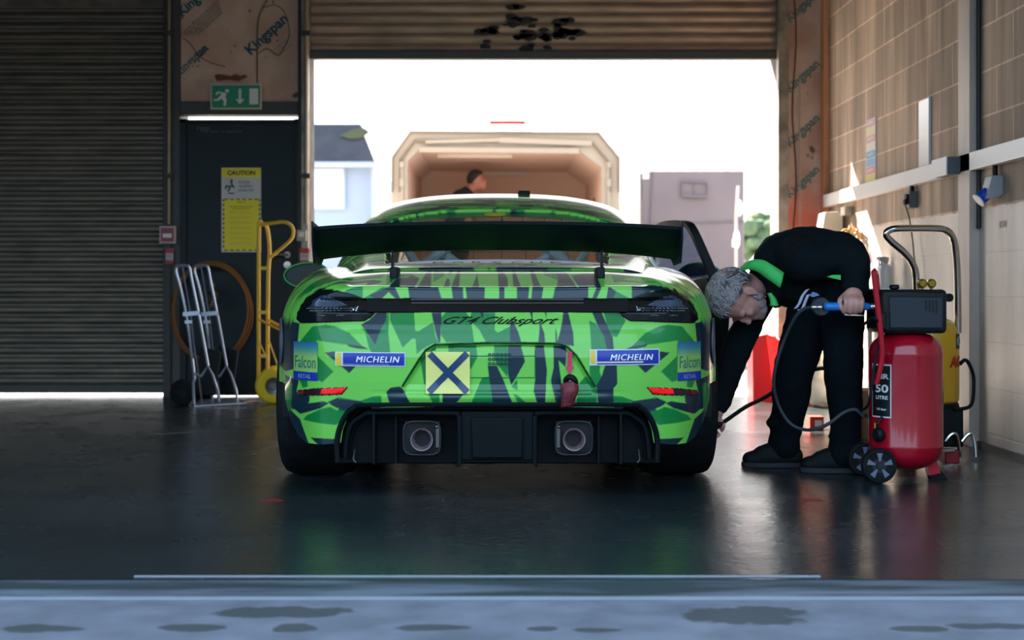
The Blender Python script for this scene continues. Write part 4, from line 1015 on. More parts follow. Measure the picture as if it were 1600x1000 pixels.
obj('regulator', MB().box(cx_-.155,cx_-.12,hy0-.02,hy0+.06,.63,.70).lathe([(.02,0),(.02,.02)], (cx_-.07,hy0+.05,hz1), (0,0,1), 16), MOT, mc, bevel=.006)
hdl = [P(1369,600,cy_-.13), P(1378,560,cy_-.15), P(1376,520,cy_-.17), P(1366,430,cy_-.20), P(1366,427,cy_-.19), P(1367,426,cy_-.10), P(1368,427,cy_+.12), P(1370,440,cy_+.15), P(1376,520,cy_+.13), P(1377,600,cy_+.12)]
obj('handle', MB().tube(hdl, .0115, 12, smooth=5), REDF, comp)
for dy in (-.115, .115):
    wc_ = Vector((cx_-.143, cy_+dy, .072))
    wh = obj('wheel', MB().lathe([(.030,-.014),(.056,-.016),(.058,-.020),(.068,-.019),(.072,-.010),(.072,.010),(.068,.019),(.058,.020),(.056,.016),(.030,.014)], wc_, (0,1,0), 40, cap=False), RUBBER, comp)
    sp_ = MB()
    for k in range(5):
        a = PI/2+2*PI*k/5; d = Vector((math.cos(a), 0, math.sin(a))); q_ = Vector((-d.z, 0, d.x))
        c1 = wc_+Vector((0,-.018,0))
        sp_.add([c1+d*.018-q_*.003, c1+d*.018+q_*.003, c1+d*.052+q_*.012, c1+d*.052-q_*.012]+[p+Vector((0,.03,0)) for p in (c1+d*.018-q_*.003, c1+d*.018+q_*.003, c1+d*.052+q_*.012, c1+d*.052-q_*.012)], [(0,1,2,3),(7,6,5,4),(0,4,5,1),(1,5,6,2),(2,6,7,3),(3,7,4,0)])
    obj('spokes', sp_, mat('spoke grey blue', (.14,.18,.26), .45), wh)
    obj('hub', MB().lathe([(.057,-.012),(.057,.012)], wc_, (0,1,0), 32).lathe([(.012,-.022),(.012,.02)], wc_, (0,1,0), 16), mat('hub black', (.01,.014,.017), .5), wh)
obj('axle', MB().tube([(cx_-.143,cy_-.11,.072),(cx_-.143,cy_+.11,.072)], .008, 8).bar((cx_-.143,cy_-.06,.072),(cx_-.08,cy_-.05,.10),.02,.02).bar((cx_-.143,cy_+.06,.072),(cx_-.08,cy_+.05,.10),.02,.02), REDF, comp)
ft = obj('foot', MB().prism([(-.022,.10),(.022,.085),(.042,.03),(-.004,.02)], (cx_+.095,cy_-.03,0), (1,0,0), (0,0,1), -.05), REDF, comp)
obj('rubber_foot', MB().prism([(.0,.034),(.046,.04),(.075,.0),(.008,0)], (cx_+.095,cy_-.025,0), (1,0,0), (0,0,1), -.06), RUBBER, ft)
# label wrapped on the tank
def tankpt(a, z, o=.0015): return Vector((cx_+(R+o)*math.sin(a), cy_-(R+o)*math.cos(a), z))
A0, A1, Z0, Z1 = -1.35, -.66, .265, .485
rows = [[tankpt(A0+(A1-A0)*j/12, Z0+(Z1-Z0)*k/4) for j in range(13)] for k in range(5)]
lab = obj('label', MB().grid(rows), mat('label white', (.75,.78,.8), .4), comp)
rows = [[tankpt(A0+.03+(A1-A0-.06)*j/12, Z0+.006+(Z1-Z0-.012)*k/4, .0025) for j in range(13)] for k in range(5)]
obj('label_field', MB().grid(rows), mat('label black', (.008,.012,.016), .4), lab)
LT = mat('label lettering', (.8,.82,.85), .5)
for tx, zz, hh, ww in (('AIR', .435, .022, .07), ('50', .385, .034, .065), ('LITRE', .348, .015, .06), ('10 bar', .30, .010, .05)):
    text('label_lettering', tx, (0,0,0), (1,0,0), (0,0,1), hh, LT, lab, width=ww, offset=.03, warp=lambda u, v, zz=zz: tankpt((A0+A1)/2+.05+u/R, zz+v, .0035))
obj('warning_label', MB().grid([[tankpt(-1.25+.12*j/3, .19+.05*k) for j in range(4)] for k in range(2)]), YEL, comp)
obj('eco_label', MB().grid([[tankpt(1.12+.22*j/4, .305+.065*k) for j in range(5)] for k in range(2)]), mat('label green', (.2,.38,.16), .5), comp)
obj('drain_valve', MB().lathe([(.028,0),(.028,.02),(.018,.03)], tankpt(-1.0,.195), (-.8,-.5,0), 18).tube([tankpt(-1.0,.21,.02), tankpt(-.95,.24,.03), tankpt(-.9,.27,.01)], .006, 6), BLACK, comp)
obj('power_cable', MB().tube([P(1345,514,6.0), P(1352,505,5.95), P(1368,497,5.80), P(1375,520,5.83), P(1368,560,5.83), P(1361,610,5.82), P(1357,632,5.84), P(1348,640,5.92), P(1338,642,6.0)], .006, 8, smooth=5), BLACK, comp)

# ------------------------------------------------------------------ yellow compressor with steel hoop handle behind it
YL = mat('yellow enamel', (.75,.40,.012), .3, coat=.4)
yx, yy = 2.035, 6.80
yc = thing('air_compressor', (yx, yy, 0), 'yellow upright compressor with steel hoop handle, standing behind the red one', 'compressor')
pr = [(.0,.245),(.13,.25),(.148,.27),(.15,.30),(.15,.50),(.15,.565),(.142,.605),(.12,.640),(.08,.662),(.03,.672),(0,.674)]
obj('tank', MB().lathe(pr, (yx,yy,0), n=48, cap=False), YL, yc)
obj('motor_housing', MB().lathe([(.0,.06),(.12,.06),(.15,.09),(.155,.16),(.152,.235),(.145,.262),(0,.263)], (yx,yy,0), n=40, cap=False).box(yx-.05,yx+.13,yy-.15,yy+.15,.06,.24), BLACK, yc, bevel=.01)
k_ = FPX/6.75
hp_ = [P(1432,470,6.75), P(1431,430,6.75), P(1426,412,6.74), P(1412,394,6.72), P(1392,377,6.70), P(1384,366,6.69), P(1392,359,6.69), P(1410,357,6.69), P(1462,357,6.70), P(1480,361,6.71), P(1490,375,6.73), P(1494,400,6.75), P(1496,440,6.77), P(1497,520,6.79)]
obj('hoop_handle', MB().tube(hp_, .0165, 14, smooth=5), CHROME, yc)
BR = mat('brass', (.50,.33,.06), .3, .9)
rg = MB()
for px in (1441, 1455):
    c_ = P(px, 443, 6.72); rg.lathe([(.016,-.02),(.022,-.012),(.022,.008),(.014,.014)], c_, (0,-1,0), 16).tube([c_, c_-Vector((0,0,.07))], .008, 8)
obj('regulator_knobs', rg, BR, yc)
g1 = P(1482,465,6.72); obj('switch', MB().lathe([(.02,-.015),(.02,.015)], g1, (0,-1,0), 16).tube([g1, g1-Vector((.06,0,0))], .007, 6), BLACK, yc)
def yt(a, z, o=.0015): return Vector((yx+(.15+o)*math.sin(a), yy-(.15+o)*math.cos(a), z))
lg_ = obj('round_badge', MB().grid([[yt(.80+.35*j/6, .515+.07*k/2) for j in range(7)] for k in range(3)]), mat('badge black', (.01,.014,.018), .4), yc)
obj('badge_ring', MB().tube([yt(.96+.10*math.cos(a), .55+.020*math.sin(a), .003) for a in np.linspace(0,2*PI,19)[:-1]], .003, 6, closed=True), mat('badge grey', (.4,.42,.45), .4), lg_)
text('tank_lettering', 'AC', (0,0,0), (1,0,0), (0,0,1), .055, mat('red lettering', (.5,.01,.02), .5), yc, width=.10, offset=.05, shear=.2, warp=lambda u, v: yt(.78+u/.15, .455+v, .003))
text('tank_lettering', '24:8', (0,0,0), (1,0,0), (0,0,1), .018, BLACK, yc, width=.03, warp=lambda u, v: yt(1.22+u/.15, .45+v, .003))
obj('air_line', MB().tube([yt(1.2,.44,.0), yt(1.2,.46,.03), Vector((yx+.20,yy-.06,.40)), Vector((yx+.205,yy-.06,.33)), Vector((yx+.17,yy-.12,.25)), Vector((yx+.08,yy-.16,.235))], .009, 8, smooth=5), BLACK, yc)
for sg, px in ((-1,1489),(1,1515)):
    obj('leg', MB().tube([P(px-12,690,6.62), P(px-4,680,6.62), P(px+4,678,6.62), P(px+8,690,6.62), P(px+10,708,6.62), P(px+10,714,6.62)], .009, 8, smooth=4), CHROME, yc)
obj('leg', MB().box(yx-.14,yx-.06,yy-.06,yy+.06,0,.065), RUBBER, yc)
tl = thing('jack', (P(1484,706,6.45).x, 6.45, 0), 'small red and steel jack on the floor beside the yellow compressor', 'jack')
q = P(1484,706,6.45)
obj('body', MB().box(q.x-.035,q.x+.03,6.40,6.5,.012,.075), mat('dull red', (.28,.01,.02), .4), tl, bevel=.008)
obj('arm', MB().bar((q.x-.05,6.39,.005),(q.x-.01,6.39,.012),.04,.012).bar((q.x-.045,6.39,.075),(q.x,6.39,.08),.03,.012), STEEL, tl)

# ------------------------------------------------------------------ right wall fittings
TR = mat('white trunking', (.80,.80,.80), .3)
tk = tag(obj('cable_trunking', MB().box(XR-.052,XR-.001,YF-.25,YB-.13,1.392,1.482), TR, bevel=.003, base=True), 'long white cable trunking running along the blockwork wall', 'trunking')
bxo = thing('junction_box', (XR-.06,7.45,1.38), 'square junction box on the white trunking, beside the column', 'junction box')
obj('box', MB().box(XR-.115,XR-.05,7.36,7.62,1.385,1.475), mat('junction grey', (.10,.12,.125), .45), bxo, bevel=.004)
obj('cover', MB().box(XR-.122,XR-.115,7.37,7.62,1.382,1.478), TR, bxo, bevel=.002)
so1 = thing('wall_socket', (XR,8.3,1.26), 'small grey wall socket with black plug under the trunking', 'socket')
obj('socket_box', MB().box(XR-.05,XR,8.28,8.40,1.265,1.36), mat('socket grey', (.12,.13,.135), .5), so1, bevel=.004)
obj('conduit', MB().tube([(XR-.02,8.33,1.36),(XR-.02,8.33,1.395)], .014, 8), BLACK, so1)
obj('plug', MB().box(XR-.075,XR-.05,8.29,8.33,1.285,1.315).box(XR-.065,XR-.05,8.29,8.34,1.315,1.345), BLACK, so1, bevel=.004)
obj('cable', MB().tube([(XR-.07,8.3,1.29),(XR-.05,8.28,1.2),(XR-.035,8.26,1.06),(XR-.04,8.22,.98),(XR-.03,8.2,.90),(XR-.05,8.15,.80)], .004, 6, smooth=5), BLACK, so1)
so2 = thing('wall_socket', (XR,6.95,1.22), 'grey industrial socket with blue cap beside the column', 'socket')
obj('socket_box', MB().prism([(0,1.34),(.055,1.34),(.085,1.225),(.02,1.235),(0,1.25)], (XR,6.98,0), (-1,0,0), (0,0,1), -.10), mat('socket pale grey', (.33,.34,.36), .45), so2, bevel=.004)
obj('conduit', MB().tube([(XR-.02,6.94,1.335),(XR-.02,6.94,1.395)], .013, 8), BLACK, so2)
bc = obj('blue_cap', MB().lathe([(.030,0),(.032,.045),(.036,.05),(.036,.058)], (XR-.058,6.93,1.262), (-.65,0,-.55), 20), mat('socket blue', (.005,.06,.42), .35), so2)
obj('cap_ring', MB().lathe([(.037,.056),(.037,.063)], (XR-.058,6.93,1.262), (-.65,0,-.55), 20), TR, bc)
fb = thing('wall_heater', (2.3,9.9,1.08), 'beige boxy unit on the wall by the orange post', 'wall unit')
obj('casing', MB().prism([(2.245,1.10),(2.40,1.09),(2.40,1.335),(2.275,1.33)], (0,9.95,0), (1,0,0), (0,0,1), -.22), mat('beige casing', (.55,.50,.40), .5), fb, bevel=.008)
obj('bracket', MB().box(2.37,XR,9.78,9.9,1.30,1.36), STEEL, fb)
cl = MB(); random.seed(3)
for k in range(16):
    p0 = Vector((XR-.08+random.uniform(-.03,.03), 9.55+random.uniform(-.06,.06), 1.14+random.uniform(-.03,.05)))
    cl.tube([p0, p0+Vector((random.uniform(-.06,.05), random.uniform(-.05,.05), random.uniform(-.08,.07))), p0+Vector((random.uniform(-.06,.05), random.uniform(-.05,.05), random.uniform(-.12,.05)))], .008, 5, smooth=3)
cl.bar((XR-.03,9.55,1.15),(XR+.0,9.55,1.15),.05,.05)
tag(obj('rag', cl, mat('tan rag', (.50,.32,.16), .9)), 'crumpled tan rag hooked on the wall beside the beige unit', 'rag')
# notices
nb = tag(obj('wall_notice', MB().box(XR-.014,XR,8.03,8.22,1.485,1.868), mat('glossy white board', (.85,.86,.88), .22)), 'blank white upright board on the blockwork above the trunking', 'notice')
ps = thing('poster', (XR,9.28,1.49), 'narrow poster of pale red, yellow and blue bands on the wall', 'poster')
obj('sheet', MB().box(XR-.006,XR,9.18,9.42,1.485,1.90), mat('poster paper', (.62,.58,.60), .5), ps)
for k, (c_, nm) in enumerate(((( .55,.30,.36),'pink'),((.60,.55,.30),'sand'),((.55,.30,.30),'rose'),((.60,.58,.50),'cream'),((.14,.32,.55),'blue'),((.18,.36,.58),'sky'),((.60,.22,.24),'red'),((.62,.50,.14),'yellow'))):
    z1 = 1.895-k*.051; obj('band', MB().box(XR-.008,XR-.005,9.19,9.41,z1-.045,z1), mat('poster '+nm, c_, .5), ps)
    if k in (0,2,4,6): text('poster_text', 'SAFETY', Vector((XR-.0085,9.30,z1-.022)), (0,-1,0), (0,0,1), .018, LT, ps, width=.15)
text_o = text('graffiti', 'KW', Vector((XR-.001,6.88,1.105)), (0,-1,0), (0,0,1), .035, mat('pencil grey', (.15,.14,.14), .9), None, width=.10)
if text_o: text_o['kind'] = 'structure'; text_o.name = 'trim_18'
# chain beside the board
ch = MB()
for k in range(60):
    p = P(1250, 120+k*4.2, YB-.07); ch.tube([p+Vector((.008*math.cos(a) if k % 2 else 0, 0 if k % 2 else .008*math.cos(a), .013*math.sin(a))) for a in np.linspace(0,2*PI,9)[:-1]], .0026, 5, closed=True)
tag(obj('pull_chain', ch, mat('pale chain', (.6,.56,.5), .4, .5)), 'pale shutter pull chain hanging in front of the right insulation board', 'chain')
# bench with bottles behind the compressors
bn = thing('side_table', (2.30,8.75,0), 'narrow white side table against the wall behind the compressors', 'table')
obj('tabletop', MB().box(2.17,2.415,8.4,9.1,.775,.80), TR, bn, bevel=.004)
for x in (2.19,2.395):
    for y in (8.43,9.07): obj('leg', MB().box(x-.012,x+.012,y-.012,y+.012,0,.776), STEEL, bn)
def spray(x, y, h, m, label):
    t = thing('spray_bottle', (x,y,.80), label, 'bottle', None)
    obj('bottle', MB().lathe([(.0,0),(.036,0),(.04,.01),(.04,h*.6),(.03,h*.72),(.014,h*.78),(.014,h*.82)], (x,y,.80), n=24, cap=False), m, t)
    obj('trigger_head', MB().box(x-.04,x+.018,y-.012,y+.012,.80+h*.86,.80+h*.98).box(x-.03,x-.02,y-.006,y+.006,.80+h*.7,.80+h*.88).lathe([(.017,0),(.017,.03)], (x,y,.80+h*.80), n=16), mat('trigger grey', (.35,.36,.36), .4), t, bevel=.004)
BOT = mat('translucent bottle', (.62,.62,.58), .3)
spray(2.335, 8.62, .19, BOT, 'clear spray bottle on the white table, nearer one')
spray(2.385, 8.86, .20, WHITE, 'white spray bottle on the table, farther one')
# cardboard box, plank, small red and white carton
CBD = mat('cardboard', (.36,.20,.09), .85, noise=((.3,.16,.07), .4, .6))
cb_ = thing('cardboard_box', (1.98,7.7,0), 'brown cardboard box on the floor between the mechanic and compressor', 'box')
obj('carton', MB().box(1.86,2.06,7.6,7.85,0,.255), CBD, cb_, bevel=.003)
obj('tape', MB().box(1.94,1.975,7.597,7.6,0,.255), mat('tape', (.45,.30,.16), .4), cb_)
tag(obj('wooden_plank', MB().bar((1.945,7.74,.256),(1.965,7.95,.72),.045,.02,up=(0,1,0)), mat('orange wood', (.40,.18,.06), .6)), 'brown wooden plank leaning above the cardboard box', 'plank')
rc = thing('carton', (1.80,8.12,0), 'tiny red and white carton on the bright floor behind the mechanic', 'carton')
obj('box', MB().box(1.762,1.84,8.08,8.18,0,.075), mat('carton red', (.6,.03,.02), .5), rc)
obj('label', MB().box(1.79,1.83,8.078,8.08,.02,.055), WHITE, rc)
rb = thing('bin', (1.90,10.3,0), 'bright red faceted bin in the doorway behind the mechanic', 'bin')
RB = mat('bright red plastic', (.85,.012,.02), .45)
v_ = [(1.82,10.2,0),(1.96,10.13,0),(2.03,10.2,0),(2.03,10.42,0),(1.82,10.42,0),(1.815,10.2,.44),(1.90,10.13,.47),(2.03,10.2,.41),(2.03,10.42,.44),(1.815,10.42,.44)]
obj('body', MB().add(v_, [(0,1,6,5),(1,2,7,6),(2,3,8,7),(3,4,9,8),(4,0,5,9),(4,3,2,1,0),(5,6,7,8,9)]), RB, rb, angle=15)
obj('rim', MB().tube([Vector(p)+Vector((0,0,.004)) for p in v_[5:]], .008, 6, closed=True), RB, rb)

# ------------------------------------------------------------------ left side: call points, signs, door notice
for px, lab in ((263,'red fire alarm call point on the left shutter rail'),):
    c_ = P(px,367,YB-.07); t = thing('fire_call_point', c_, lab, 'call point')
    obj('backplate', MB().box(c_.x-.06,c_.x+.06,c_.y-.03,c_.y,c_.z-.065,c_.z+.065), mat('call point rim', (.55,.45,.40), .5), t, bevel=.004)
    obj('face', MB().box(c_.x-.047,c_.x+.047,c_.y-.036,c_.y-.029,c_.z-.05,c_.z+.05), mat('call point red', (.33,.012,.02), .4), t, bevel=.003)
    obj('glass_pane', MB().box(c_.x-.032,c_.x+.032,c_.y-.039,c_.y-.035,c_.z-.022,c_.z+.008), WHITE, t)
c_ = P(472,366,YB-.09); t = thing('switch_box', c_, 'small beige switch box on the rail right of the exit door', 'switch')
obj('box', MB().box(c_.x-.035,c_.x+.035,c_.y-.04,c_.y,c_.z-.05,c_.z+.03), mat('beige switch', (.42,.37,.31), .5), t, bevel=.004)
obj('rocker', MB().box(c_.x-.02,c_.x+.02,c_.y-.044,c_.y-.039,c_.z-.02,c_.z+.015), WHITE, t)
for px, w_, yy_, lab in ((265,12,YB-.072,'red and white sticker below the fire call point'),(476,14,YB-.092,'red and white sticker below the beige switch box')):
    t = thing('warning_sticker', P(px,412,yy_), lab, 'sticker', None)
    a = P(px-w_/2,388,yy_); b = P(px+w_/2,412,yy_)
    obj('sheet', MB().box(a.x,b.x,yy_-.003,yy_,b.z,a.z), mat('sticker paper', (.55,.45,.42), .5), t)
    for f0, f1 in ((0,.32),(.78,1)): obj('red_band', MB().box(a.x,b.x,yy_-.005,yy_-.003,b.z+(a.z-b.z)*(1-f1),b.z+(a.z-b.z)*(1-f0)), mat('sticker red', (.5,.03,.03), .5), t)
    text('sticker_text', 'FIRE POINT', Vector(((a.x+b.x)/2,yy_-.003,(a.z+b.z)/2)), (1,0,0), (0,0,1), .01, BLACK, t, width=.045)
for px, y_, lab in ((264,YB-.08,'thin vertical conduit on the left shutter rail'),(478,YB-.10,'thin vertical conduit on the rail beside the opening')):
    a = P(px,0,y_); b = P(px,350,y_)
    t = tag(obj('conduit', MB().tube([(a.x,y_,ZC-.02),(a.x,y_,b.z)], .013, 10), mat('tan conduit', (.33,.25,.17), .4, .3)), lab, 'conduit')
    for py in (52, 275):
        q = P(px,py,y_); obj('saddle', MB().box(q.x-.03,q.x+.03,y_-.014,y_+.012,q.z-.018,q.z+.018), RAILD, t)
# exit sign
ex = thing('exit_sign', P(369,172,YB-.07), 'green running man exit sign with down arrow above the door', 'sign')
EP = lambda u, v, o=0: P(329+u*80, 131+v*40, YB-.075-o)
def plate(u0, v0, u1, v1, o, th_=.006):
    a = EP(u0,v0,o); b = EP(u1,v1,o); return MB().box(a.x,b.x,a.y-th_,a.y,b.z,a.z)
obj('frame', plate(0,0,1,1,-.012,.012), mat('sign rim cream', (.85,.66,.42), .5), ex, bevel=.003)
obj('green_field', plate(.03,.06,.97,.94,0), mat('sign green', (.0,.27,.14), .4), ex)
SG = mat('sign pale', (.85,.80,.72), .5)
obj('door_symbol', plate(.76,.18,.93,.80,.0065,.001), SG, ex)
def sgp(pts): 
    o_ = EP(0,1,.0065); A = EP(1,1,.0065).x-o_.x; B = EP(0,0,.0065).z-o_.z
    return MB().prism([(u*A, (1-v)*B) for u, v in pts], o_, (1,0,0), (0,0,1), .001)
obj('arrow_symbol', sgp([(.55,.2),(.60,.2),(.60,.60),(.66,.60),(.575,.80),(.49,.60),(.55,.60)]), SG, ex)
man_ = sgp([(.26,.34),(.32,.38),(.28,.50),(.30,.55),(.31,.66),(.30,.85),(.25,.85),(.26,.68),(.22,.58),(.15,.66),(.06,.66),(.06,.60),(.13,.59),(.19,.46),(.22,.38),(.16,.36),(.12,.44),(.09,.42),(.14,.30)])
man_.v += sgp([(.33,.20),(.36,.24),(.36,.30),(.33,.34),(.29,.32),(.28,.25)]).v; man_.f += [tuple(i+38 for i in f) for f in sgp([(.33,.20),(.36,.24),(.36,.30),(.33,.34),(.29,.32),(.28,.25)]).f]
obj('running_figure', man_, SG, ex)
# caution notice on the door
cn = thing('caution_notice', P(377,394,YB-.022), 'yellow and white CAUTION floor slippery notice on the dark door', 'notice')
NY = mat('notice yellow', (.95,.76,.01), .5)
def np_(x0, y0, x1, y1, o, m, nm, par):
    a = P(x0,y0,YB-.021-o); b = P(x1,y1,YB-.021-o); return obj(nm, MB().box(a.x,b.x,a.y-.002,a.y,b.z,a.z), m, par)
yp = np_(346,262,408,394,0,mat('notice paper', (.68,.62,.57), .6),'sheet',cn)
np_(346.5,262.5,407.5,277,.0022,NY,'heading_band',yp)
np_(348.5,310.5,406.5,392,.0022,NY,'yellow_panel',yp)
INK = mat('ink black', (.01,.012,.012), .6)
tp = lambda x, y: P(x,y,YB-.0255)
text('heading', 'CAUTION', tp(377,270), (1,0,0), (0,0,1), .034, INK, yp, width=.205, offset=.03)
for k, t_ in enumerate(('FLOOR','SLIPPERY','WHEN WET')): text('notice_text', t_, tp(382 if k == 0 else 385,284.5+k*6.5)+Vector((0,0,0)), (1,0,0), (0,0,1), .016, INK, yp, width=.08+.02*k)
fg = MB().tube([tp(361,283),tp(363,290),tp(358,292),tp(354,290),tp(352,295)], .006, 5).tube([tp(363,290),tp(366,293)], .006, 5).tube([tp(360,293),tp(356,299)], .005, 5).bar(tp(357,302),tp(366,302),.003,.008).ball(tp(362,282), .008, 8, 6)
obj('falling_figure', fg, INK, yp)
text('notice_text', 'AREA 17', tp(377,316), (1,0,0), (0,0,1), .013, INK, yp, width=.06)
for k in range(2): text('notice_text', 'THIS AREA MUST BE KEPT CLEAR', tp(377,322.5+k*3.5), (1,0,0), (0,0,1), .009, INK, yp, width=.17-.04*k)
GI = mat('faint ink', (.36,.30,.02), .6)
for k in range(7): text('notice_text', 'please take care when the floor is wet', tp(376,332+k*8), (1,0,0), (0,0,1), .010, GI, yp, width=.16)
hz = MB()
for k in range(11):
    for x in (349.3, 405.7): 
        p = P(x,313+k*7.2,YB-.0245); hz.box(p.x-.005,p.x+.005,p.y-.001,p.y,p.z-.008,p.z+.008)
for k in range(6):
    for y in (311.5, 391):
        p = P(353+k*9.5,y,YB-.0245); hz.box(p.x-.012,p.x+.012,p.y-.001,p.y,p.z-.004,p.z+.004)
obj('hazard_edge', hz, INK, yp)

# ------------------------------------------------------------------ folding silver trolleys
SILV = mat('silver trolley tube', (.50,.53,.62), .3, .7); BLUE_S = mat('blue grey strap', (.10,.12,.22), .7)
def trolley(dx, Y, label, plate_on):
    q = lambda x, y, o=0: P(x+dx, y, Y+o)
    t = thing('folding_trolley', P(305+dx,0,Y)-Vector((0,0,P(305+dx,0,Y).z)), label, 'hand truck', 'silver folding hand trucks by the exit door')
    obj('frame', MB().tube([q(303,632),q(302,600),q(303,583),q(292,500),q(282,450),q(275,425),q(276,417),q(282,415),q(291,415),q(296,419),q(300,440),q(312,500),q(325,572)], .0095, 8, smooth=4), SILV, t)
    obj('lower_frame', MB().tube([q(303,583),q(314,588),q(325,572),q(332,585),q(340,610),q(342,628)], .009, 8), SILV, t)
    obj('crossbar', MB().bar(q(286,491,-.01),q(312,489,-.01),.012,.028).bar(q(289,503,-.01),q(300,503,-.01),.012,.022), SILV, t)
    obj('strap', MB().bar(q(285,417),q(299,500),.006,.020,up=(0,1,0)).bar(q(299,500),q(305,560),.006,.018,up=(0,1,0)), BLUE_S, t)
    obj('inner_rod', MB().tube([q(297,508,.02),q(308,570,.02),q(316,632,.02)], .006, 6), STEEL, t)
    for o in (-.02, .16):
        wc_ = q(285, 0, o+.07); wc_.z = .085
        w_ = obj('wheel', MB().lathe([(.05,-.02),(.075,-.018),(.084,-.01),(.084,.01),(.075,.018),(.05,.02)], wc_, (.35,-1,0), 32), RUBBER, t)
        obj('hub', MB().lathe([(.03,-.024),(.03,.024)], wc_, (.35,-1,0), 16), BLACK, w_)
    if plate_on: obj('toe_plate', MB().add([q(303,634,-.05),q(385,629,-.02),q(370,621,.25),q(310,624,.25)]+[p-Vector((0,0,.006)) for p in (q(303,634,-.05),q(385,629,-.02),q(370,621,.25),q(310,624,.25))], [(0,1,2,3),(7,6,5,4),(0,4,5,1),(1,5,6,2),(2,6,7,3),(3,7,4,0)]), SILV, t)
    obj('mesh_bag', MB().prism([(0,.0),(.16,.0),(.20,.30),(.06,.34)], Vector((q(290,0).x, Y+.20, .06)), (1,0,0), (0,0,1), -.05), mat('dark bag', (.008,.012,.014), .8), t, bevel=.01)
trolley(0, 9.72, 'silver folding hand truck nearest the left shutter, its wheel on the floor', True)
trolley(29, 9.95, 'silver folding hand truck leaning right beside its twin', False)
# ------------------------------------------------------------------ yellow sack truck
YT = mat('yellow truck paint', (.92,.52,.04), .4)
Yk = 10.05; q = lambda x, y, o=0: P(x, y, Yk+o)
yt_ = thing('sack_truck', Vector((q(412,0).x, Yk, 0)), 'yellow sack truck with loop handle and yellow wheel by the door', 'hand truck')
obj('frame', MB().tube([q(404,618,.15),q(404,430),q(405,352),q(409,349),q(416,353),q(420,372),q(421,400),q(419,440),q(418,600,.15)], .014, 10, smooth=4), YT, yt_)
obj('handle', MB().tube([q(408,351,-.01),q(430,348,-.06),q(445,347,-.09),q(456,354,-.1),q(458,366,-.1),q(451,378,-.08),q(420,404,0)], .012, 10, smooth=4), YT, yt_)
for y in (419, 488, 556): obj('crossbar', MB().bar(q(404,y), q(420,y), .012, .024), YT, yt_)
obj('bracket', MB().tube([q(406,500,-.02),q(422,508,-.10),q(443,518,-.18)], .009, 6).tube([q(420,500,-.02),q(443,512,-.18)], .009, 6).bar(q(443,512,-.18), q(443,520,-.18), .012, .012), YT, yt_)
obj('brace', MB().tube([q(405,535),q(418,562)], .005, 6).tube([q(421,535),q(437,580,-.1)], .006, 6), YT, yt_)
for o, px in ((-.12, 427), (.2, 430)):
    wc_ = q(px,0,o); wc_.z = .125
    w_ = obj('wheel', MB().lathe([(.06,-.03),(.085,-.038),(.112,-.032),(.124,-.015),(.124,.015),(.112,.032),(.085,.038),(.06,.03)], wc_, (.25,-1,0), 40, cap=False), mat('yellow tyre', (.85,.58,.01), .6), yt_)
    obj('hub', MB().lathe([(.064,-.022),(.06,-.028),(.03,-.02),(.022,-.034),(.0,-.034)], wc_, (-.25,1,0), 28, cap=False).lathe([(.064,.022),(.03,.02),(0,.034)], wc_, (-.25,1,0), 28, cap=False), STEEL, w_)
obj('toe_plate', MB().bar(Vector((q(362,0).x,Yk-.15,.01)), Vector((q(415,0).x,Yk+.1,.012)), .02, .012).bar(Vector((q(404,0).x,Yk+.05,.02)), Vector((q(420,0).x,Yk+.05,.02)), .05, .04), mat('worn plate', (.35,.30,.25), .5, .4), yt_)
# hose coil hanging on the door
hc = thing('air_hose', P(328,560,10.45), 'coiled orange brown air hose hanging against the exit door', 'hose')
ho = MB()
for k in range(3):
    ho.tube([P(329,0,10.42+.02*k)*0+Vector((P(329,0,10.42).x+(.27+.012*k)*math.cos(a)*(1+.02*math.sin(3*a+k)), 10.42+.02*k, P(0,488,10.42).z+(.345+.012*k)*math.sin(a))) for a in np.linspace(0,2*PI,41)[:-1]], .0085, 8, closed=True)
obj('coil', ho, mat('hose brown orange', (.26,.10,.02), .5), hc)
fit = MB(); random.seed(8)
for k in range(7):
    p = P(334+random.uniform(-6,8),458+random.uniform(-14,12),10.36); fit.tube([p, p+Vector((random.uniform(-.04,.04),-.01,random.uniform(-.04,.04)))], .012, 8)
fit.tube([P(330,478,10.36),P(338,456,10.34)], .018, 8)
obj('fittings', fit, mat('tarnished brass', (.16,.12,.07), .4, .8), hc)
obj('hook', MB().tube([P(334,455,10.57),P(334,452,10.45),P(334,446,10.36)], .008, 8), STEEL, hc)
# scuffs on the floor
for x, y, w_, h_, c_, lab in ((272,677,.17,.03,(.16,.17,.17),'a'),(425,782,.05,.04,(.30,.02,.03),'b'),(1268,782,.06,.04,(.16,.03,.03),'b')):
    Yf = FPX*CH/(y-CY); X = (x-CX)*Yf/FPX; random.seed(x)
    pts = [(w_*math.cos(a)*random.uniform(.6,1.1), h_*math.sin(a)*random.uniform(.5,1.2)) for a in np.linspace(0,2*PI,13)[:-1]]
    ob = obj('trim_%d' % (19+[272,425,1268].index(x)), MB().prism(pts, (X,Yf,.0004), (1,.0 if x != 272 else .7,0), (0,1,0), .0006), mat('floor mark '+lab, c_, .6)); ob['kind'] = 'structure'
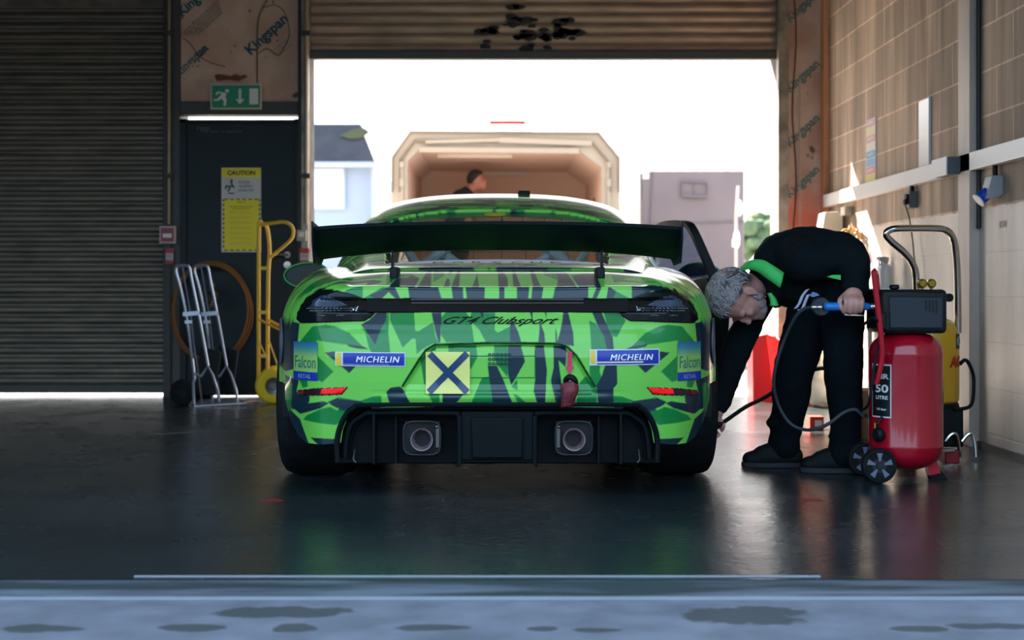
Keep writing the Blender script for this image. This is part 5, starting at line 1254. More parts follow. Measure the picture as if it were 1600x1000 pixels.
# ------------------------------------------------------------------ yard outside
TRW = mat('trailer white', (.40,.35,.30), .5); TRI = mat('trailer plywood', (.66,.45,.35), .7)
Yt = 14.4; tr = thing('box_trailer', ((789-CX)/(FPX/Yt), Yt, 0), 'open white box trailer with brown interior, beyond the car', 'trailer')
q = lambda x, y, o=0: P(x, y, Yt+o)
outl = [(612,560),(612,244),(640,204),(936,206),(968,246),(970,560)]
inl = [(637,560),(637,252),(655,234),(905,236),(940,262),(940,560)]
fm = MB(); a = [q(*p) for p in outl]; b = [q(*p) for p in inl]
for o in (0, .08):
    aa = [p+Vector((0,o,0)) for p in a]; bb = [p+Vector((0,o,0)) for p in b]
    fm.add(aa+bb, [(i, i+1, i+7, i+6) if o else (i+6, i+7, i+1, i) for i in range(5)])
fm.grid([[p for p in a], [p+Vector((0,.08,0)) for p in a]]); fm.grid([[p for p in b], [p+Vector((0,.08,0)) for p in b]], flip=True)
obj('door_frame', fm, TRW, tr)
bk = [q(*p) for p in outl]
obj('body', MB().grid([[p+Vector((0,.08,0)) for p in bk], [p+Vector((0,2.7,0)) for p in bk]]).add([p+Vector((0,2.7,0)) for p in bk], [tuple(range(6))]), TRW, tr)
ii = [q(x, y) for x, y in inl]
obj('lining', MB().grid([[p+Vector((0,.085,0)) for p in ii], [p+Vector((0,2.6,0)) for p in ii]], flip=True).add([p+Vector((0,2.6,0)) for p in ii], [tuple(range(6))[::-1]]), TRI, tr)
fl_z = .42
obj('floor_deck', MB().box(ii[0].x,ii[-1].x,Yt+.02,Yt+2.6,fl_z-.06,fl_z), mat('trailer deck', (.2,.17,.15), .7), tr)
obj('top_rail', MB().bar(q(665,222,-.02), q(780,219,-.02), .03, .03).bar(q(780,219,-.02), q(925,224,-.02), .03, .05).bar(q(655,234,-.03), q(905,236,-.03), .03, .05), TRW, tr)
obj('groove_shade', MB().tube([q(x, y, -.02) for x, y in ((613,300),(613,246),(641,206),(935,208),(967,247),(967,300))], .012, 6).tube([q(x, y, -.02) for x, y in ((625,300),(625,250),(648,220),(925,222),(953,256),(953,300))], .015, 6), mat('trim shadow tan', (.20,.16,.13), .6), tr)  # tan tubes draw the frame grooves, their shade put into the colour
obj('roof_light', MB().bar(P(684,243,Yt+.5), P(800,243,Yt+.5), .06, .05), mat('pale batten', (.6,.5,.42), .5), tr)
obj('wall_rail', MB().bar(P(750,271,Yt+2.55), P(822,272,Yt+2.55), .03, .05), mat('pale batten', (.6,.5,.42), .5), tr)
for px in (628, 951):
    obj('hinge_post', MB().box(q(px-2,0).x, q(px+2,0).x, Yt-.03, Yt, .5, q(0,252).z).box(q(px-3,0).x, q(px+3,0).x, Yt-.05, Yt, q(0,292).z, q(0,280).z).box(q(px-3,0).x, q(px+3,0).x, Yt-.05, Yt, q(0,262).z, q(0,254).z), mat('trailer hardware', (.42,.37,.32), .5, .3), tr)
obj('red_marker_bar', MB().bar(P(765,191.5,Yt+.1), P(821,191.5,Yt+.1), .03, .03), mat('marker red', (.45,.01,.01), .5), tr)
obj('marker_bracket', MB().bar(P(770,191,Yt+.1), P(770,205,Yt+.1), .01, .01).bar(P(816,191,Yt+.1), P(816,205,Yt+.1), .01, .01), TRW, tr)
for sg in (-1, 1):
    x_ = q(612 if sg < 0 else 970, 0).x
    for y_ in (1.2, 1.9):
        w_ = obj('wheel', MB().lathe([(.15,-.09),(.29,-.09),(.31,-.06),(.31,.06),(.29,.09),(.15,.09)], (x_-sg*.12, Yt+y_, .31), (1,0,0), 32), RUBBER, tr)
obj('chassis', MB().box(q(640,0).x,q(940,0).x,Yt+.1,Yt+3.6,.3,.37), STEEL, tr)
tag(obj('brown_sack', MB().ball(P(940,322,Yt+1.0)+Vector((0,0,-.12)), (.17,.16,.24), 18, 12).box(P(940,0,Yt+1).x-.15,P(940,0,Yt+1).x+.15,Yt+.86,Yt+1.14,fl_z,P(0,325,Yt+1).z), mat('brown sack', (.30,.12,.06), .8)), 'rounded brown sack at the right side of the trailer opening', 'sack')
sack_ = None
# house at the left
HB = mat('pale blue render', (.26,.33,.46), .8); SLATE = mat('slate roof', (.035,.040,.058), .9, noise=((.055,.058,.065), .45, .65), nscale=2)
Yh = 25.; q = lambda x, y, o=0: P(x, y, Yh+o)
hs = thing('house', (q(500,0).x, Yh, 0), 'pale blue house with slate roof, seen at the left of the opening', 'house')
ez = q(0,256).z; rz = q(0,195).z
obj('wall', MB().box(q(400,0).x, q(583,0).x, Yh, Yh+6, 0, ez), HB, hs)
x0, x1 = q(400,0).x, q(587,0).x
# steep gable roof; verge runs back to the ridge
A = [Vector((x0,Yh-.25,ez-.02)), Vector((x1,Yh-.25,ez-.02)), Vector((x1-.02,Yh+3,rz+.5)), Vector((x0,Yh+3,rz+.5))]
rt = q(560,195,1.6)
rows = []
for k in range(25):
    t = k/24; y0_ = Yh-.25+.75*t; z0 = ez-.02+(P(0,195,Yh+.5).z-ez+.02)*t; xr_ = P(587-(587-563)*t, 0, y0_).x
    rows += [[Vector((x0,y0_,z0)), Vector((xr_,y0_,z0))], [Vector((x0,y0_-.0,z0+.012)), Vector((xr_,y0_-.0,z0+.012))]]
ro = obj('roof', MB().grid(rows).add([rows[-1][0], rows[-1][1], Vector((rows[-1][1].x,Yh+1.8,rows[-1][1].z)), Vector((x0,Yh+1.8,rows[-1][1].z))], [(0,1,2,3)]), SLATE, hs)
obj('moss', MB().prism([(0,0),(.12,.10),(.35,.12),(.42,.02),(.30,-.12),(.1,-.16),(-.1,-.06)], P(540,208,Yh+.30)+Vector((0,-.03,0)), (1,0,0), Vector((0,.7,.75)).normalized(), -.01), mat('roof moss', (.06,.065,.025), .9), ro)
obj('gutter', MB().tube([q(400,257,-.3), q(588,257,-.3)], .05, 8).tube([q(582,258,-.1), q(582,450,-.1)], .035, 8), mat('grey gutter', (.30,.34,.40), .5), hs)
wn = obj('window', MB().box(q(488,0).x,q(540,0).x,Yh-.06,Yh+.02,q(0,328).z,q(0,262).z), mat('grey window frame', (.30,.38,.44), .5), hs)
obj('pane', MB().box(q(490,0).x,q(536.5,0).x,Yh-.08,Yh-.05,q(0,325).z,q(0,265).z), mat('window white blind', (.75,.82,.85), .15), wn)
# farther building between house and trailer
Yf_ = 60.; q = lambda x, y, o=0: P(x, y, Yf_+o)
fbd = thing('far_building', (q(600,0).x, Yf_, 0), 'distant grey building just right of the pale blue house', 'building')
obj('wall', MB().box(q(560,0).x, q(598,0).x, Yf_, Yf_+8, 0, q(0,291).z), mat('far grey wall', (.48,.48,.52), .9), fbd)
for py in (300, 316, 332): obj('window_row', MB().box(q(586,0).x, q(597,0).x, Yf_-.1, Yf_, q(0,py+5).z, q(0,py).z), mat('far window', (.30,.27,.28), .4), fbd)
# grey box body on the right
GB = mat('mauve grey cover', (.17,.145,.165), .75, noise=((.20,.17,.19), .35, .65), nscale=1.5, bump=.1)
Yg = 17.; q = lambda x, y, o=0: P(x, y, Yg+o)
gx = thing('covered_trailer', (q(1080,0).x, Yg, 0), 'tall mauve grey covered trailer right of the white box trailer', 'trailer')
zt_ = q(0,267).z
hl_ = MB(); xa, xb = q(1003,0).x, q(1163,0).x
hl_.box(xa, xb, Yg, Yg+1.65, .25, zt_)
obj('cover', hl_, GB, gx, bevel=.02)
xl = P(984,0,Yg+3.2).x
obj('side_shade', MB().add([(xa-.012,Yg+.02,.25),(xa-.012,Yg+.02,zt_-.01),(xa-.012,Yg+1.67,zt_-.01),(xa-.012,Yg+1.67,.25)], [(0,1,2,3)]), mat('shaded cover side', (.012,.018,.028), .9), gx)  # dark sheet stands in for shade on the left side of the cover
obj('seam', MB().bar(q(1003,350,-.012), q(1163,346,-.012), .01, .012).tube([q(1020,267,-.01), q(1012,440,-.01)], .008, 5), mat('cover seam', (.16,.14,.16), .8), gx)
wn = obj('vent_window', MB().tube([q(1065,283,-.02), q(1065,305,-.02), q(1105,306,-.02), q(1105,285,-.02)], .012, 6, closed=True), mat('cover seam', (.16,.14,.16), .8), gx)
obj('vent_bar', MB().bar(q(1085,285,-.02), q(1085,305,-.02), .01, .01).bar(q(1064,306.5,-.03), q(1106,307,-.03), .03, .02), mat('cover seam', (.16,.14,.16), .8), wn)
obj('corner_patch', MB().box(q(1004,0).x,q(1014,0).x,Yg-.02,Yg-.005,q(0,280).z,q(0,269).z), WHITE, gx)
for x_ in (1025, 1140): obj('wheel', MB().lathe([(.14,-.08),(.27,-.08),(.28,.08),(.14,.08)], Vector((q(x_,0).x,Yg+.3,.28)), (1,0,0), 28), RUBBER, gx)
# hanging lights on a pole in front of it
Yl = 14.5; q = lambda x, y, o=0: P(x, y, Yl+o)
lp_ = thing('light_stand', Vector((q(1150,0).x, Yl, 0)), 'thin stand with two white lamps in front of the covered trailer', 'light stand')
obj('pole', MB().tube([Vector((q(1150,0).x,Yl,0)), q(1150,340), q(1153,290)], .016, 8), mat('pale pole', (.5,.48,.46), .5), lp_)
obj('base', MB().lathe([(.2,0),(.2,.03),(.03,.05)], Vector((q(1150,0).x,Yl,0)), n=24), STEEL, lp_)
LW = mat('lamp white', (.85,.85,.88), .3)
obj('lamp', MB().ball(q(1155,325), (.038,.05,.085), 16, 10), LW, lp_); obj('lamp', MB().ball(q(1151,374), (.034,.05,.10), 16, 10).box(q(1144,0).x,q(1153,0).x,Yl-.03,Yl,q(0,386).z,q(0,374).z), LW, lp_)
# lamp posts against the sky
for px, pt, Yp in ((1136,188,40.),(958,180,46.),(598,172,48.)):
    lab = {1136:'thin lamp post rising behind the covered trailer',958:'thin lamp post above the right corner of the white trailer',598:'thin lamp post between the house and white trailer'}[px]
    t = thing('lamp_post', (P(px,0,Yp).x, Yp, 0), lab, 'lamp post', 'lamp posts beyond the yard')
    obj('mast', MB().tube([(P(px,0,Yp).x,Yp,0), P(px,pt+15,Yp)], [.09,.05], 8), mat('mast grey', (.55,.55,.57), .5, .5), t)
    obj('lamp_head', MB().bar(P(px,pt+15,Yp), P(px-5,pt,Yp), .1, .1), mat('mast grey', (.55,.55,.57), .5, .5), t)
# bank, hedge and parked car at the right edge
bkm = MB(); rows = []
for k in range(6):
    t = k/5; rows.append([Vector((x, 70+10*t, max(0, (5.2+.5*math.sin(x*.3))*math.sin(t*PI/2))-.02)) for x in np.linspace(4, 40, 30)])
o = struct('trim_22', bkm.grid(rows), mat('grass bank', (.30,.27,.14), .95, noise=((.20,.22,.10), .4, .6), nscale=.4), base=False)
random.seed(21)
def bush(px, py, Y, w_, h_, lab, m):
    b = MB(); c0 = P(px, py, Y)
    t = thing('tree', (c0.x, Y, 0), lab, 'tree', 'trees behind the parked car')
    for k in range(70):
        a = random.uniform(0,2*PI); r = random.random()**.5; z = random.uniform(.25,1); rr = h_*.10
        b.ball((c0.x+w_*r*math.cos(a)*(1.1-z*.6), Y+w_*r*math.sin(a)*(1.1-z*.6), h_*z), (rr*random.uniform(.8,1.4), rr, rr*random.uniform(.6,1.1)), 7, 5)
    obj('crown', b, m, t); obj('trunk', MB().tube([(c0.x,Y,0),(c0.x+.1,Y,h_*.6)], [.2,.1], 8), mat('bark', (.1,.07,.05), .9), t)
LEAF = mat('dusty green leaves', (.10,.15,.07), .9, bump=.3, noise=((.06,.10,.05), .4, .6), nscale=3)
bush(1182, 0, 52, 1.6, 3.1, 'round dark green tree behind the parked car, nearer one', LEAF); bush(1208, 0, 56, 2.0, 3.6, 'round dark green tree behind the parked car, farther one', LEAF)
Yc = 20.; q = lambda x, y, o=0: P(x, y, Yc+o)
pc = thing('parked_car', (q(1215,0).x, Yc, 0), 'white parked car mostly hidden behind the mechanic', 'car')
x0 = q(1164,0).x
side = [(0,.30),(0,.75),(.06,.92),(.50,1.38),(.80,1.46),(2.4,1.44),(3.0,1.05),(3.9,.92),(4.1,.6),(4.1,.30)]
obj('body', MB().prism(side, (x0,Yc+1.7,0), (1,0,0), (0,0,1), 1.7), WHITE, pc, bevel=.05)
for pts in ([(.20,.98),(.55,1.32),(1.35,1.36),(1.35,.98)],[(1.45,.98),(1.45,1.36),(2.3,1.36),(2.8,1.0)]): obj('window', MB().prism(pts, (x0,Yc-.004,0), (1,0,0), (0,0,1), .012), mat('dark car window', (.02,.03,.04), .08), pc)
for x_ in (.75, 3.2): obj('wheel', MB().lathe([(.18,-.1),(.31,-.1),(.31,.1),(.18,.1)], (x0+x_,Yc+.1,.31), (0,1,0), 28), RUBBER, pc)
# dark reflection wall and tree line, unseen, added behind the camera to darken reflections
struct('trim_23', MB().box(-60, 60, -16.3, -16, 0, 1.15), mat('dark reflection wall', (.014,.015,.017), .8), base=False)
rows = [[Vector((x, -34, 0)), Vector((x, -34, 5.5+1.2*math.sin(x*.4)+.6*math.sin(x*1.3)))] for x in np.linspace(-70,70,90)]
struct('trim_24', MB().grid(rows), mat('dark reflection trees', (.008,.012,.009), .95), base=False)
# ------------------------------------------------------------------ people: limbs as tapered capsules fused into one skin
def fuse(name, prims, m, parent, voxel=.008, smooth=6, disp=0, dscale=.12, loc=None, fac=.5):
    mb = MB()
    for pr_ in prims:
        if pr_[0] == 'b': mb.ball(pr_[1], pr_[2], 18, 12)
        elif pr_[0] == 'e':                      # oriented ellipsoid: centre, matrix(3x3 columns), radii
            b_ = MB().ball((0,0,0), pr_[3], 20, 14); M_ = pr_[2]; c_ = Vector(pr_[1]); mb.add([c_+M_ @ Vector(p) for p in b_.v], b_.f)
        else:
            pts = [Vector(p) for p in pr_[1]]; rr = pr_[2]
            mb.tube(pts, rr, 16, smooth=4 if len(pts) > 2 else 0)
            mb.ball(pts[0], rr[0], 16, 10); mb.ball(pts[-1], rr[-1], 16, 10)
    if parent is None:
        me = bpy.data.meshes.new(name); me.from_pydata([tuple(Vector(p)-loc) for p in mb.v], [], mb.f); o = bpy.data.objects.new(name, me); C.objects.link(o); o.location = loc
    else:
        L = rootloc(parent); me = bpy.data.meshes.new(name); me.from_pydata([tuple(Vector(p)-L) for p in mb.v], [], mb.f); o = bpy.data.objects.new(name, me); C.objects.link(o); o.parent = parent
    me.materials.append(m)
    r = o.modifiers.new('fuse', 'REMESH'); r.mode = 'VOXEL'; r.voxel_size = voxel; r.use_smooth_shade = True
    s_ = o.modifiers.new('relax', 'SMOOTH'); s_.factor = fac; s_.iterations = smooth
    if disp:
        tx = bpy.data.textures.new(name+' folds', 'CLOUDS'); tx.noise_scale = dscale; tx.noise_depth = 2
        d = o.modifiers.new('folds', 'DISPLACE'); d.texture = tx; d.strength = disp; d.mid_level = .5; d.texture_coords = 'LOCAL'
    return o
SKIN = mat('weathered skin', (.60,.28,.22), .5, noise=((.66,.35,.29), .4, .65), nscale=20)
CLOTH = mat('black jacket cloth', (.0035,.008,.0105), .9, spec=.15); TROU = mat('black trousers', (.0028,.0065,.009), .92, spec=.12)
SHOE = mat('black trainers', (.004,.007,.009), .7, spec=.2); GRN = mat('lime green trim', (.06,.62,.13), .6)
def frame_(up, fwd):
    U = Vector(up).normalized(); F_ = Vector(fwd); F_ = (F_-U*F_.dot(U)).normalized(); L = U.cross(F_)   # left of the person
    return Matrix((F_, L, U)).transposed()       # columns: forward, left, up
def head_prims(c, M_, k=1.0):
    e = lambda f, l, u, r: ('e', c+M_ @ Vector((f, l, u))*k, M_, tuple(x*k for x in r))
    p = [e(-.008,0,.030,(.094,.074,.088)), e(.028,0,-.02,(.066,.060,.085)), e(.045,0,-.075,(.040,.040,.032)), e(.01,0,-.05,(.062,.052,.055)),
         e(.092,0,-.022,(.014,.012,.028)), e(.100,0,-.034,(.013,.014,.011)),              # nose bridge and tip
         e(.082,.028,.008,(.012,.024,.008)), e(.082,-.028,.008,(.012,.024,.008)),           # brow ridges
         e(.083,0,-.062,(.010,.022,.006)), e(.081,0,-.072,(.010,.018,.007)),                # lips
         e(.070,.036,-.025,(.018,.018,.018)), e(.070,-.036,-.025,(.018,.018,.018))]         # cheeks
    for s in (-1, 1):
        p += [e(-.005,s*.076,-.012,(.020,.008,.032)), e(.003,s*.078,-.036,(.010,.006,.012))]
    return p
def eyes(c, M_, par, k=1.0):
    for s in (-1, 1):
        q_ = c+M_ @ Vector((.0745, s*.030, -.006))*k
        eo = obj('eye', MB().ball(q_, .0115*k, 14, 10), mat('eye white', (.22,.17,.15), .4), par)
        obj('iris', MB().ball(q_+M_ @ Vector((.0085,0,0))*k, .0055*k, 10, 8), mat('iris', (.04,.05,.06), .15), eo)
# ---- mechanic bent over beside the rear wheel
Yp = 6.30
pel = P(1302,428,6.28); mid = P(1264,407,6.33); chest = P(1228,414,6.36); neck = P(1198,430,6.38); headc = P(1154,464,6.32)
MH = frame_((-.97,-.30,.05), (-.28,-.38,-1))
headc = headc
lsh = P(1262,412,6.10); lel = P(1334,402,6.02); lwr = P(1335,461,5.98)
rsh = P(1196,440,6.50); rel = P(1152,545,6.46); rwr = P(1123,640,6.34)
lhip = P(1318,440,6.21); lkn = P(1317,560,6.12); lan = Vector((P(1322,0,6.18).x, 6.18, .10))
rhip = P(1280,445,6.36); rkn = P(1243,570,6.30); ran = Vector((P(1228,0,6.38).x, 6.38, .10))
# gauge position and left hand gripping it
gz = P(0,479,5.93).z; gx0 = P(1332,0,5.93).x; GY = 5.93
skin = [('t',[pel,mid,chest],[.12,.11,.12]), ('t',[chest,neck,headc-MH @ Vector((.0,0,.05))],[.10,.062,.056]),
        ('t',[lhip,lkn,lan],[.075,.055,.038]), ('t',[rhip,rkn,ran],[.075,.055,.038]),
        ('t',[lan,lan+Vector((-.12,.012,-.072))],[.030,.010]), ('t',[ran,ran+Vector((-.12,.0,-.072))],[.030,.010]),
        ('t',[chest,lsh],[.09,.06]), ('t',[chest,rsh],[.09,.06]),
        ('t',[lsh,lel],[.048,.038]), ('t',[lel,lwr],[.038,.027]), ('t',[rsh,rel],[.048,.038]), ('t',[rel,rwr],[.038,.026])]
skin += head_prims(headc, MH, 1.12)
# left hand: palm over the tube, four fingers wrapping towards the camera and under
kn = []
skin.append(('e', Vector((gx0+.004,GY+.004,gz+.047)), Matrix.Identity(3), (.040,.020,.034)))
skin.append(('t',[lwr, Vector((gx0+.004,GY+.004,gz+.045))],[.027,.024]))
for i, (dx, r, ln) in enumerate(((-.036,.0095,1.0),(-.0125,.0100,1.06),(.011,.0095,1.0),(.033,.0083,.86))):
    x = gx0+dx
    pts = [Vector((x,GY-.006,gz+.040)), Vector((x,GY-.032,gz+.028)), Vector((x-.001,GY-.036,gz+.002*1/ln)), Vector((x-.002,GY-.022,gz-.022*ln)), Vector((x-.002,GY-.004,gz-.026*ln))]
    skin.append(('t', pts, [r*1.15, r*1.1, r, r*.92, r*.8]))
skin.append(('t',[Vector((gx0-.022,GY+.012,gz+.050)), Vector((gx0-.050,GY+.004,gz+.026)), Vector((gx0-.052,GY-.012,gz+.002)), Vector((gx0-.040,GY-.018,gz-.020))],[.015,.0125,.011,.0095]))
# right hand at the tyre valve: palm down, fingers closed on the hose end
hb = P(1119,662,6.30)
skin.append(('e', hb+Vector((.0,0,.012)), Matrix.Identity(3), (.020,.036,.040))); skin.append(('t',[rwr, hb+Vector((0,0,.02))],[.026,.022]))
for dy in (-.030,-.010,.010,.028):
    b0 = hb+Vector((-.012,dy,-.015)); skin.append(('t',[b0, b0+Vector((-.016,0,-.024)), b0+Vector((.004,0,-.040)), b0+Vector((.022,0,-.028))],[.0105,.0098,.009,.008]))
skin.append(('t',[hb+Vector((.012,-.028,.018)), hb+Vector((.026,-.034,-.006)), hb+Vector((.022,-.022,-.026))],[.013,.011,.009]))
base = Vector(((lan.x+ran.x)/2, 6.28, 0))
man = fuse('person', skin, SKIN, None, voxel=.0055, smooth=3, loc=base)
tag(man, 'grey haired person in black bending over beside the car, holding a blue inflator', 'person')
eyes(headc, MH, man, 1.12)
# jacket
J = [('t',[pel+Vector((.02,-.02,.035)),mid+Vector((0,-.01,.0)),chest],[.142,.150,.150]), ('t',[chest,neck+Vector((.015,0,.0))],[.145,.088]),
     ('t',[pel+Vector((.0,-.02,-.02)),mid+Vector((-.02,-.03,-.09)),chest+Vector((-.0,-.02,-.06))],[.13,.12,.12]),
     ('t',[chest+Vector((.02,0,.03)),lsh+Vector((0,0,.01))],[.125,.085]), ('t',[chest,rsh],[.12,.085]),
     ('t',[lsh,lel+Vector((-.01,0,-.005)),lwr+Vector((.0,.0,.03))],[.085,.066,.052]), ('t',[rsh,rel,rwr+Vector((0,0,.03))],[.085,.066,.046]),
     ('b', P(1240,386,6.36), (.11,.11,.045)), ('t',[P(1240,384,6.30),P(1322,392,6.22)],[.05,.055])]
J.append(('t',[P(1178,418,6.36),P(1196,432,6.30),P(1212,452,6.26),P(1214,470,6.30)],[.030,.038,.040,.036]))
jk = fuse('jacket', J, CLOTH, man, voxel=.010, smooth=5, disp=.030, dscale=.10)
# lime collar and trims: bands on the jacket surface
def ribbon(pts, wv, th_=.006):
    pts, _ = cr([Vector(p) for p in pts], [0]*len(pts), 5); n_ = len(pts); rows = []
    wv = [wv(i/(n_-1)) if callable(wv) else wv for i in range(n_)]
    for p, w_ in zip(pts, wv): rows.append([p-w_, p-w_*.3+Vector((0,-th_,0)), p+w_*.3+Vector((0,-th_,0)), p+w_])
    return MB().grid(rows)
def solid(o, t_): 
    s_ = o.modifiers.new('skin', 'SOLIDIFY'); s_.thickness = t_; s_.offset = 0; return o
solid(obj('collar', ribbon([P(1158,421,6.30),P(1172,414,6.22),P(1188,416,6.18),P(1203,425,6.15),P(1222,438,6.14)], lambda t: Vector((.008*t,0,.010+.022*min(1,t*1.6)))), GRN, jk), .008)
solid(obj('collar_lining', ribbon([P(1202,458,6.16),P(1208,468,6.15),P(1210,478,6.15)], lambda t: Vector((.008+.010*t,0,0))), GRN, jk), .006)
for a, b in (((1284,433),(1314,436)),): 
    obj('sleeve_trim', MB().prism([(.02,.004),(.045,.012),(.078,.012),(.078,-.010)], P(1284,434,5.98), (1,0,0), (0,0,1), .006), GRN, jk)
obj('side_trim', MB().prism([(0,0),(.008,.02),(.014,.015),(.010,-.025)], P(1353,440,6.08), (1,0,0), (0,0,1), .006), GRN, jk)
LOGO = mat('jacket logo white', (.55,.55,.72), .6)
for pts in ([(1262,452),(1254,462),(1249,474),(1243,482)],[(1263,460),(1258,472),(1254,482),(1248,484)]):
    solid(obj('logo_stripe', ribbon([P(x,y,6.10) for x, y in pts], Vector((.007,0,.002)), .002), LOGO, jk), .004)
obj('logo_patch', MB().prism([(0,0),(.012,.016),(.028,.012),(.042,.002),(.014,-.006)], P(1265,462,6.09), (1,0,0), (0,0,1), .004), mat('logo blue', (.16,.30,.6), .5), jk)
# trousers with ankle folds
Tt = [('t',[pel+Vector((0,0,-.01)),lhip+Vector((0,0,-.02))],[.125,.105]), ('t',[pel,rhip+Vector((0,0,-.02))],[.125,.105]),
      ('t',[lhip,lkn,lan+Vector((0,0,.03))],[.108,.085,.064]), ('t',[rhip,rkn,ran+Vector((0,0,.05))],[.110,.090,.066]), ('b', (lhip+rhip)/2+Vector((0,0,-.05)), (.12,.12,.1)),
      ('t',[lan+Vector((0,0,.08)), lan+Vector((-.01,0,-.015))],[.066,.070]), ('t',[ran+Vector((0,0,.08)), ran+Vector((-.01,0,-.005))],[.066,.072]), ('b', lan+Vector((-.005,0,.06)), (.075,.072,.025)), ('b', lan+Vector((.0,0,.02)), (.07,.066,.02)), ('b', ran+Vector((-.006,0,.10)), (.082,.08,.03)), ('b', ran+Vector((.004,0,.055)), (.07,.07,.02))]
fuse('trousers', Tt, TROU, man, voxel=.010, smooth=4, disp=.022, dscale=.09)
def shoe(an, par, yaw):
    d = Vector((-math.cos(yaw), math.sin(yaw), 0)); sd_ = Vector((-d.y, d.x, 0))
    g_ = Vector((an.x, an.y, 0))
    o = fuse('shoe', [('t',[g_+Vector((0,0,.10))-d*.01, g_+Vector((0,0,.055))-d*.02],[.045,.047]), ('t',[g_+Vector((0,0,.050))-d*.03, g_+d*.07+Vector((0,0,.048)), g_+d*.16+Vector((0,0,.036))],[.047,.046,.035]), ('t',[g_+d*.02+Vector((0,0,.085)), g_+d*.11+Vector((0,0,.060))],[.046,.036])], SHOE, par, voxel=.006, smooth=4)
    pts = [(-.075,-.03),(-.08,0),(-.075,.03),(-.02,.042),(.08,.045),(.16,.040),(.195,.018),(.198,-.01),(.17,-.036),(.08,-.045),(-.02,-.042)]
    obj('sole', MB().prism([(u, v) for u, v in pts], g_+Vector((0,0,.001)), d, sd_, .024 if True else 0), mat('shoe sole', (.012,.016,.020), .7), o, bevel=.004)
shoe(lan, man, .10); shoe(ran, man, .02)
# grey hair cap, beard
M3 = MH
def capm(c, M_, k, fmin, rad, m, name, par, hole=None, amp=.006, seed=1):
    """hair shell: part of an ellipsoid around the skull, ruffled"""
    rnd = np.random.RandomState(seed); N1, N2 = 46, 60; rows = []
    for i in range(N1+1):
        th_ = PI*i/N1*fmin; row = []
        for j in range(N2+1):
            ph = 2*PI*j/N2; d = Vector((math.sin(th_)*math.cos(ph), math.sin(th_)*math.sin(ph), math.cos(th_)))
            rr = Vector((rad[0]*d.x, rad[1]*d.y, rad[2]*d.z)); rr = rr*(1+amp*12*(math.sin(ph*9+th_*17)*.05+math.sin(ph*23-th_*9)*.04+math.sin(ph*5+th_*31)*.04)/1.)
            row.append(rr)
        rows.append(row)
    T_ = Matrix.Rotation(-.50, 3, 'Y')           # tip the cap back off the forehead
    rows = [[c+M_ @ ((T_ @ p)+Vector((-.010,0,.030)))*k for p in row] for row in rows]
    o = obj(name, MB().grid(rows), m, par, angle=180); s_ = o.modifiers.new('skin','SOLIDIFY'); s_.thickness = .006; s_.offset = -1; return o
HAIR = mat('grey hair', (.20,.18,.19), .75, noise=((.38,.34,.35), .35, .65), nscale=26, bump=.9, stretch=(1,1,3))
capm(headc, MH, 1.12, .50, (.101,.082,.096), HAIR, 'hair', man)
T35 = Matrix.Rotation(-.50,3,'Y')
for nm_, cnt, lo_, hi_, m_ in (('hair_tufts', 520, .0, 1.50, mat('pale grey hair', (.46,.42,.43), .7)), ('dark_hair_tufts', 420, .6, 1.62, mat('dark grey hair', (.07,.065,.07), .7)), ('brown_hair_tufts', 90, .0, .8, mat('sandy hair', (.30,.17,.12), .7))):
    tufts = MB(); random.seed(cnt)
    for k in range(cnt):
        a = random.uniform(0,2*PI); b_ = lo_+(hi_-lo_)*random.random()**.7; d = Vector((math.sin(b_)*math.cos(a), math.sin(b_)*math.sin(a), math.cos(b_)))
        if nm_[0] == 'd' and d.x > .1: continue
        p = T35 @ Vector((.102*d.x,.083*d.y,.097*d.z))+Vector((-.010,0,.030)); p0 = headc+MH @ p*1.12; n_ = (MH @ T35 @ d).normalized()
        fl_ = MH @ (T35 @ Vector((.9 if d.x > -.1 else -.6, .9*d.y+random.uniform(-.4,.4), -.5))); t_ = (fl_-n_*fl_.dot(n_)).normalized(); L_ = random.uniform(.7,1.5)
        tufts.tube([p0-n_*.003, p0+t_*.012*L_+n_*.004, p0+t_*.028*L_+n_*(.002+.004*random.random())], [.0042,.0034,.0006], 4)
    obj(nm_, tufts, m_, man, angle=180)
E = lambda f, l, u, r: ('e', headc+MH @ Vector((f,l,u))*1.12, MH, r)
fuse('beard', [E(.066,0,-.090,(.026,.030,.022)), E(.05,.024,-.088,(.030,.022,.022)), E(.05,-.024,-.088,(.030,.022,.022)), E(.030,.042,-.072,(.030,.018,.028)), E(.030,-.042,-.072,(.030,.018,.028)),
    E(.008,.062,-.052,(.020,.012,.030)), E(.008,-.062,-.052,(.020,.012,.030)), E(.085,0,-.052,(.008,.026,.007))], mat('white beard', (.42,.36,.36), .8, bump=.7, noise=((.30,.2,.19), .4, .7), nscale=40), man, voxel=.005, smooth=2)
# ---- tyre inflator held in the left hand
gi = thing('tyre_inflator', Vector((gx0-.05, GY, gz-.05)), 'blue hand held tyre inflator with round gauge in the gloveless hand of the bending person', 'tyre inflator')
gi['label'] = 'blue hand held tyre inflator with round gauge, gripped by the bending person'
BLI = mat('inflator blue', (.01,.22,.72), .35)
obj('grip', MB().lathe([(.008,-.12),(.017,-.112),(.018,-.05),(.016,.0),(.016,.06),(.012,.072)], Vector((gx0,GY,gz)), (1,0,0), 20), BLI, gi)
gd = obj('gauge', MB().lathe([(.036,-.014),(.040,-.010),(.040,.012),(.036,.016)], P(1282,479,GY+.03), (0,-1,0), 32), mat('gauge rubber', (.012,.022,.03), .4), gi)
obj('dial', MB().lathe([(.0,.0165),(.034,.0165)], P(1282,479,GY+.03), (0,-1,0), 28, cap=False), mat('dial dark glass', (.03,.05,.07), .08), gd)
